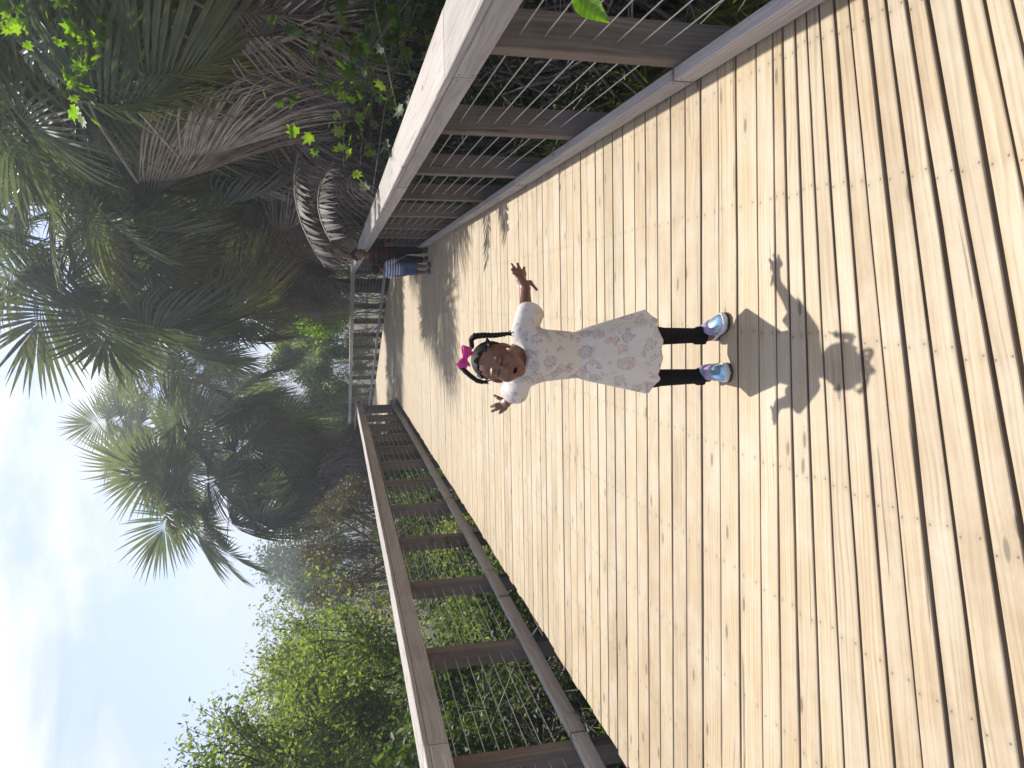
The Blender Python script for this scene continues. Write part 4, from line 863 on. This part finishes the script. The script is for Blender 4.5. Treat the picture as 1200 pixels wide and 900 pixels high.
    S = SDF([-.02]*3, [.02]*3, .002); S.ell((0, 0, 0), (.009, .009, .011), None, .003); S.ell((.004, -.004, .003), (.006, .006, .008), None, .003); V, F = S.nets(); link('knot', mesh(V, F), M['bow'], B, smooth=True)
    # --- shoes
    def shoe(toe, heel, name='shoe'):
        toe = np.array(toe); heel = np.array(heel); d = unit(np.append(toe-heel, 0)); sd = np.array([d[1], -d[0], 0]); Ln = np.linalg.norm(toe-heel); o3 = np.append(heel, 0.)
        E_ = empty(name, tuple(loc(o3))); E_.parent = T
        hw = lambda u: .0315*np.interp(u, [0, .06, .2, .45, .7, .88, .97, 1], [.35, .74, .95, .93, 1.1, 1.0, .6, .15])
        def loft(fn_top, us, zb, nm, mt, ns=13, mi=None, flat=False):
            v = []; f = []
            for u in us:
                for j in range(ns):
                    a = math.pi*j/(ns-1); x, z = fn_top(u, a); v.append(d*u*Ln+sd*x+np.array([0, 0, z]))
                v.append(d*u*Ln+np.array([0, 0, zb]))
            k = ns+1
            for i in range(len(us)-1):
                for j in range(k): a = i*k+j; b = i*k+(j+1) % k; f.append([a, b, b+k, a+k])
            f.append(list(range(k-1, -1, -1))); f.append([(len(us)-1)*k+j for j in range(k)])
            me = mesh(v, f, nm, mi=mi(us, k) if mi else None); return link(nm, me, mt, E_, smooth=True)
        us = np.concatenate([np.linspace(0, .1, 5), np.linspace(.14, .86, 18), np.linspace(.89, 1, 7)])
        hgt = lambda u: np.interp(u, [0, .05, .12, .25, .36, .5, .62, .75, .88, .96, 1], [.040, .068, .080, .082, .078, .066, .056, .050, .043, .032, .018])
        up_ = lambda u, a: (hw(u)*.93*math.cos(a)*abs(math.cos(a))**-.25 if abs(math.cos(a)) > 1e-6 else 0., .018+(hgt(u)-.018)*math.sin(a)**.75)
        def mi(us, k):
            r = []
            for i in range(len(us)-1):
                for j in range(k):
                    s = j/(k-1); r.append(1 if us[i] > .62 and .22 < s < .78 else (2 if .3 < us[i] < .5 and (s < .16 or s > .84) else 0))
            return r+[0, 0]
        loft(up_, us, .016, 'upper', [M['silver'], M['toe'], M['pinkpatch']], 17, mi)
        loft(lambda u, a: (hw(u)*1.06*(abs(math.cos(a))**.25)*(1 if math.cos(a) > 0 else -1), .008+.0165*math.sin(a)**.25+.006*np.interp(u, [0, .7, 1], [0, 0, 1])), us, .006, 'sole', M['wsole'])
        loft(lambda u, a: (hw(u)*1.08*(abs(math.cos(a))**.25)*(1 if math.cos(a) > 0 else -1), .0015+.007*math.sin(a)**.25+.004*np.interp(u, [0, .8, 1], [0, 0, 1])), us, .0012, 'outsole', M['dsole'])
        for u0, u1 in ((.24, .36), (.44, .56)):
            loft(lambda u, a: ((hw(u)*.93+.0025)*math.cos(a)*abs(math.cos(a))**-.25 if abs(math.cos(a)) > 1e-6 else 0., .022+(hgt(u)+.0032-.022)*math.sin(a)**.75), np.linspace(u0, u1, 5), .03, 'strap', M['lav'], 17)
    shoe((-.062, 2.462), (-.135, 2.590)); shoe((-.262, 2.428), (-.268, 2.580))
    return T
girl()

def standing_kid(org, h, yaw, label, shirt, pants, shoe, armang=(.12, .12), armfwd=(0, 0), pant_end=.26, face=True):
    """plain standing child, built facing -Y at unit height then scaled and turned"""
    T = empty('person', tuple(org), rz=yaw, label=label, category='person'); s = h
    A = lambda *p: np.array(p)*s
    def arms(S, grow=0., upto=1.0, k=.012):
        for sg, an, fw in ((1, armang[0], armfwd[0]), (-1, armang[1], armfwd[1])):
            sh = A(sg*.115, 0, .735); el = sh+A(sg*math.sin(an)*.16, -fw*.05, -math.cos(an)*.16); wr = el+A(sg*math.sin(an)*.05, -fw*.12, -.13+fw*.05)
            if upto <= .5: S.cap(sh, sh+(el-sh)*.85, .037*s+grow, .036*s+grow, k)
            else:
                S.cap(sh, el, .034*s, .027*s, k); S.cap(el, wr, .027*s, .020*s, k)
                pd = unit(wr-el); S.cap(wr, wr+pd*.03*s, .02*s, .022*s, .008)
                for j in range(4): o_ = A(0, (j-1.5)*.011, 0); S.cap(wr+pd*.035*s+o_, wr+pd*.075*s+o_+A(-sg*.006, 0, 0), .0075*s, .006*s, .003)
                S.cap(wr+pd*.015*s, wr+pd*.045*s+A(-sg*.008, -.026, 0), .008*s, .0065*s, .004)
    S = SDF(A(-.3, -.22, -.005), A(.3, .2, 1.02), .0062*s); c = A(0, -.012, .895); R = np.array([[-1, 0, 0], [0, -1, 0], [0, 0, 1]], float).T
    R = np.stack([np.array([-1., 0, 0]), np.array([0, -1., 0]), np.array([0, 0, 1.])], -1); hs = s*1.0
    head_sdf(S, c, R, hs, False)
    S.cap(A(0, .01, .83), A(0, .005, .75), .037*s, .042*s, .015); S.cap(A(.09, 0, .735), A(-.09, 0, .735), .042*s, .042*s, .02); S.ell(A(0, 0, .66), A(.10, .07, .1), None, .03); S.ell(A(0, 0, .54), A(.095, .068, .1), None, .03); S.ell(A(0, .005, .46), A(.1, .075, .075), None, .03)
    arms(S)
    for sg in (1, -1):
        S.cap(A(sg*.055, 0, .45), A(sg*.06, -.005, .25), .052*s, .037*s, .02); S.cap(A(sg*.06, -.005, .25), A(sg*.062, .012, .05), .037*s, .024*s, .012); S.cap(A(sg*.062, .012, .03), A(sg*.068, -.06, .018), .024*s, .02*s, .012)
    V, F = S.nets(); V = relax(V, F, 1); mi = head_mats(V[F].mean(1), c, R, hs); link('body', mesh(V, F, mi=mi), [M['skin'], M['lip'], M['lash'], M['mouth']], T, smooth=True)
    S = SDF(A(-.3, -.2, .3), A(.3, .2, .85), .0065*s); S.ell(A(0, 0, .66), A(.112, .082, .11), None, .03); S.ell(A(0, 0, .53), A(.112, .084, .11), None, .03); S.cap(A(.09, 0, .735), A(-.09, 0, .735), .049*s, .049*s, .02); arms(S, .006, .5, .01)
    S.fn(A(-.3, -.2, .3), A(.3, .2, .85), lambda X, Y, Z: .43*s-Z+.008*np.sin(X*60), .003, 'and'); S.ell(A(0, -.01, .81), A(.052, .055, .05), None, .004, 'sub')
    V, F = S.nets(); link('shirt', mesh(relax(V, F, 1), F), shirt, T, smooth=True)
    S = SDF(A(-.2, -.2, .02), A(.2, .2, .6), .0065*s); S.ell(A(0, .003, .46), A(.11, .085, .085), None, .03)
    for sg in (1, -1): S.cap(A(sg*.056, 0, .45), A(sg*.062, -.005, .25), .062*s, .052*s, .02); S.cap(A(sg*.062, -.005, .25), A(sg*.064, .01, .05), .052*s, .04*s, .012)
    S.fn(A(-.2, -.2, .0), A(.2, .2, .6), lambda X, Y, Z: pant_end*s-Z, .003, 'and'); V, F = S.nets(); link('trousers' if pant_end < .15 else 'shorts', mesh(relax(V, F, 1), F), pants, T, smooth=True)
    for sg in (1, -1):
        S = SDF(A(-.2, -.2, -.01), A(.2, .2, .12), .005*s); S.cap(A(sg*.062, .022, .03), A(sg*.07, -.07, .026), .032*s, .030*s, .01); S.cap(A(sg*.062, .012, .05), A(sg*.062, .012, .075), .03*s, .03*s, .012); S.fn(A(-.2, -.2, -.02), A(.2, .2, .2), lambda X, Y, Z: .002-Z, .003, 'and'); V, F = S.nets(); link('shoe', mesh(V, F), shoe, T, smooth=True)
    S = SDF(c-.12*s, c+A(.12, .12, .14), .005*s); S.ell(c+R @ np.array([0, -.016, .028])*hs, np.array((.071, .085, .075))*hs, None, .01); S.fn(c-.12*s, c+A(.12, .12, .14), lambda X, Y, Z: (-(Y-c[1])*.8-(Z-c[2])*.8+.018*s), .004, 'and')
    rg = np.random.default_rng(4)
    for j in range(60):
        u = rg.normal(size=3); u /= np.linalg.norm(u); u[2] = abs(u[2]); p = c+R @ np.array([u[0]*.07, u[1]*.083-.016, u[2]*.074+.03])*hs
        if -(p[1]-c[1])*.8-(p[2]-c[2])*.8+.012*s < 0: S.ell(p, A(.014, .014, .012), None, .006)
    V, F = S.nets(); link('hair', mesh(V, F), M['hair'], T, smooth=True); return T
def stripes(name, a, b, scale, axis, w=.5, plaid=None):
    m, t, bs, o = mat_new(name); c = nd(t, 'ShaderNodeTexCoord'); s = nd(t, 'ShaderNodeSeparateXYZ', {0: c.outputs['Object']})
    q = mth(t, 'GREATER_THAN', mth(t, 'FRACT', mth(t, 'MULTIPLY', s.outputs[axis], scale)), w); cc = mixc(t, q, a, b)
    if plaid: cc = mixc(t, mth(t, 'MULTIPLY', mth(t, 'GREATER_THAN', mth(t, 'FRACT', mth(t, 'MULTIPLY', s.outputs[0], scale)), .6), .7), cc, plaid)
    t.links.new(cc, bs.inputs['Base Color']); bs.inputs['Roughness'].default_value = .85; return m
M['stripe'] = stripes('shirt_striped', (.55, .58, .66), (.10, .13, .24), 26, 2, .52); M['plaid'] = stripes('shirt_plaid', (.14, .015, .02), (.012, .012, .015), 13, 2, .5, (.03, .012, .014))
M['denim'] = plain('denim', (.09, .13, .22), .85, 0, .2, .35, 50); M['jean'] = plain('dark_jeans', (.02, .025, .04), .85, 0, .2, .3, 50); M['kshoe'] = plain('shoe_dark_grey', (.06, .06, .065), .6); M['kshoe2'] = plain('shoe_grey', (.2, .2, .22), .6)
standing_kid((.735, 11.75, 0), 1.155, .25, 'child in dark red and black plaid shirt and dark jeans leaning by the rail', M['plaid'], M['jean'], M['kshoe'], (.15, .3), (.4, .9), .06)
standing_kid((.50, 11.35, 0), .885, 2.5, 'toddler in blue and white striped shirt and denim shorts, back turned', M['stripe'], M['denim'], M['kshoe2'], (.16, .3), (.2, .5), .22)

# ------------------------------------------------------------------ air volume added in place of veiling lens glare
def glare_haze():
    m = MB(); m.box((0, 60, 9.0), (1000, 900, 26)); m.box
    o = m.build('glare_haze', None); o['kind'] = 'stuff'; o['label'] = 'thin bright air volume added to stand in for sun glare in the lens'; o['category'] = 'glare_haze'
    mt = bpy.data.materials.new('glare_haze_air'); mt.use_nodes = True; t = mt.node_tree; t.nodes.clear(); out = t.nodes.new('ShaderNodeOutputMaterial'); v = t.nodes.new('ShaderNodeVolumePrincipled')
    v.inputs['Color'].default_value = (.86, .92, 1, 1); v.inputs['Density'].default_value = .0044; v.inputs['Anisotropy'].default_value = .7  # added scattering that lifts the palms as veiling glare would
    t.links.new(v.outputs[0], out.inputs['Volume']); o.data.materials.append(mt)
glare_haze()
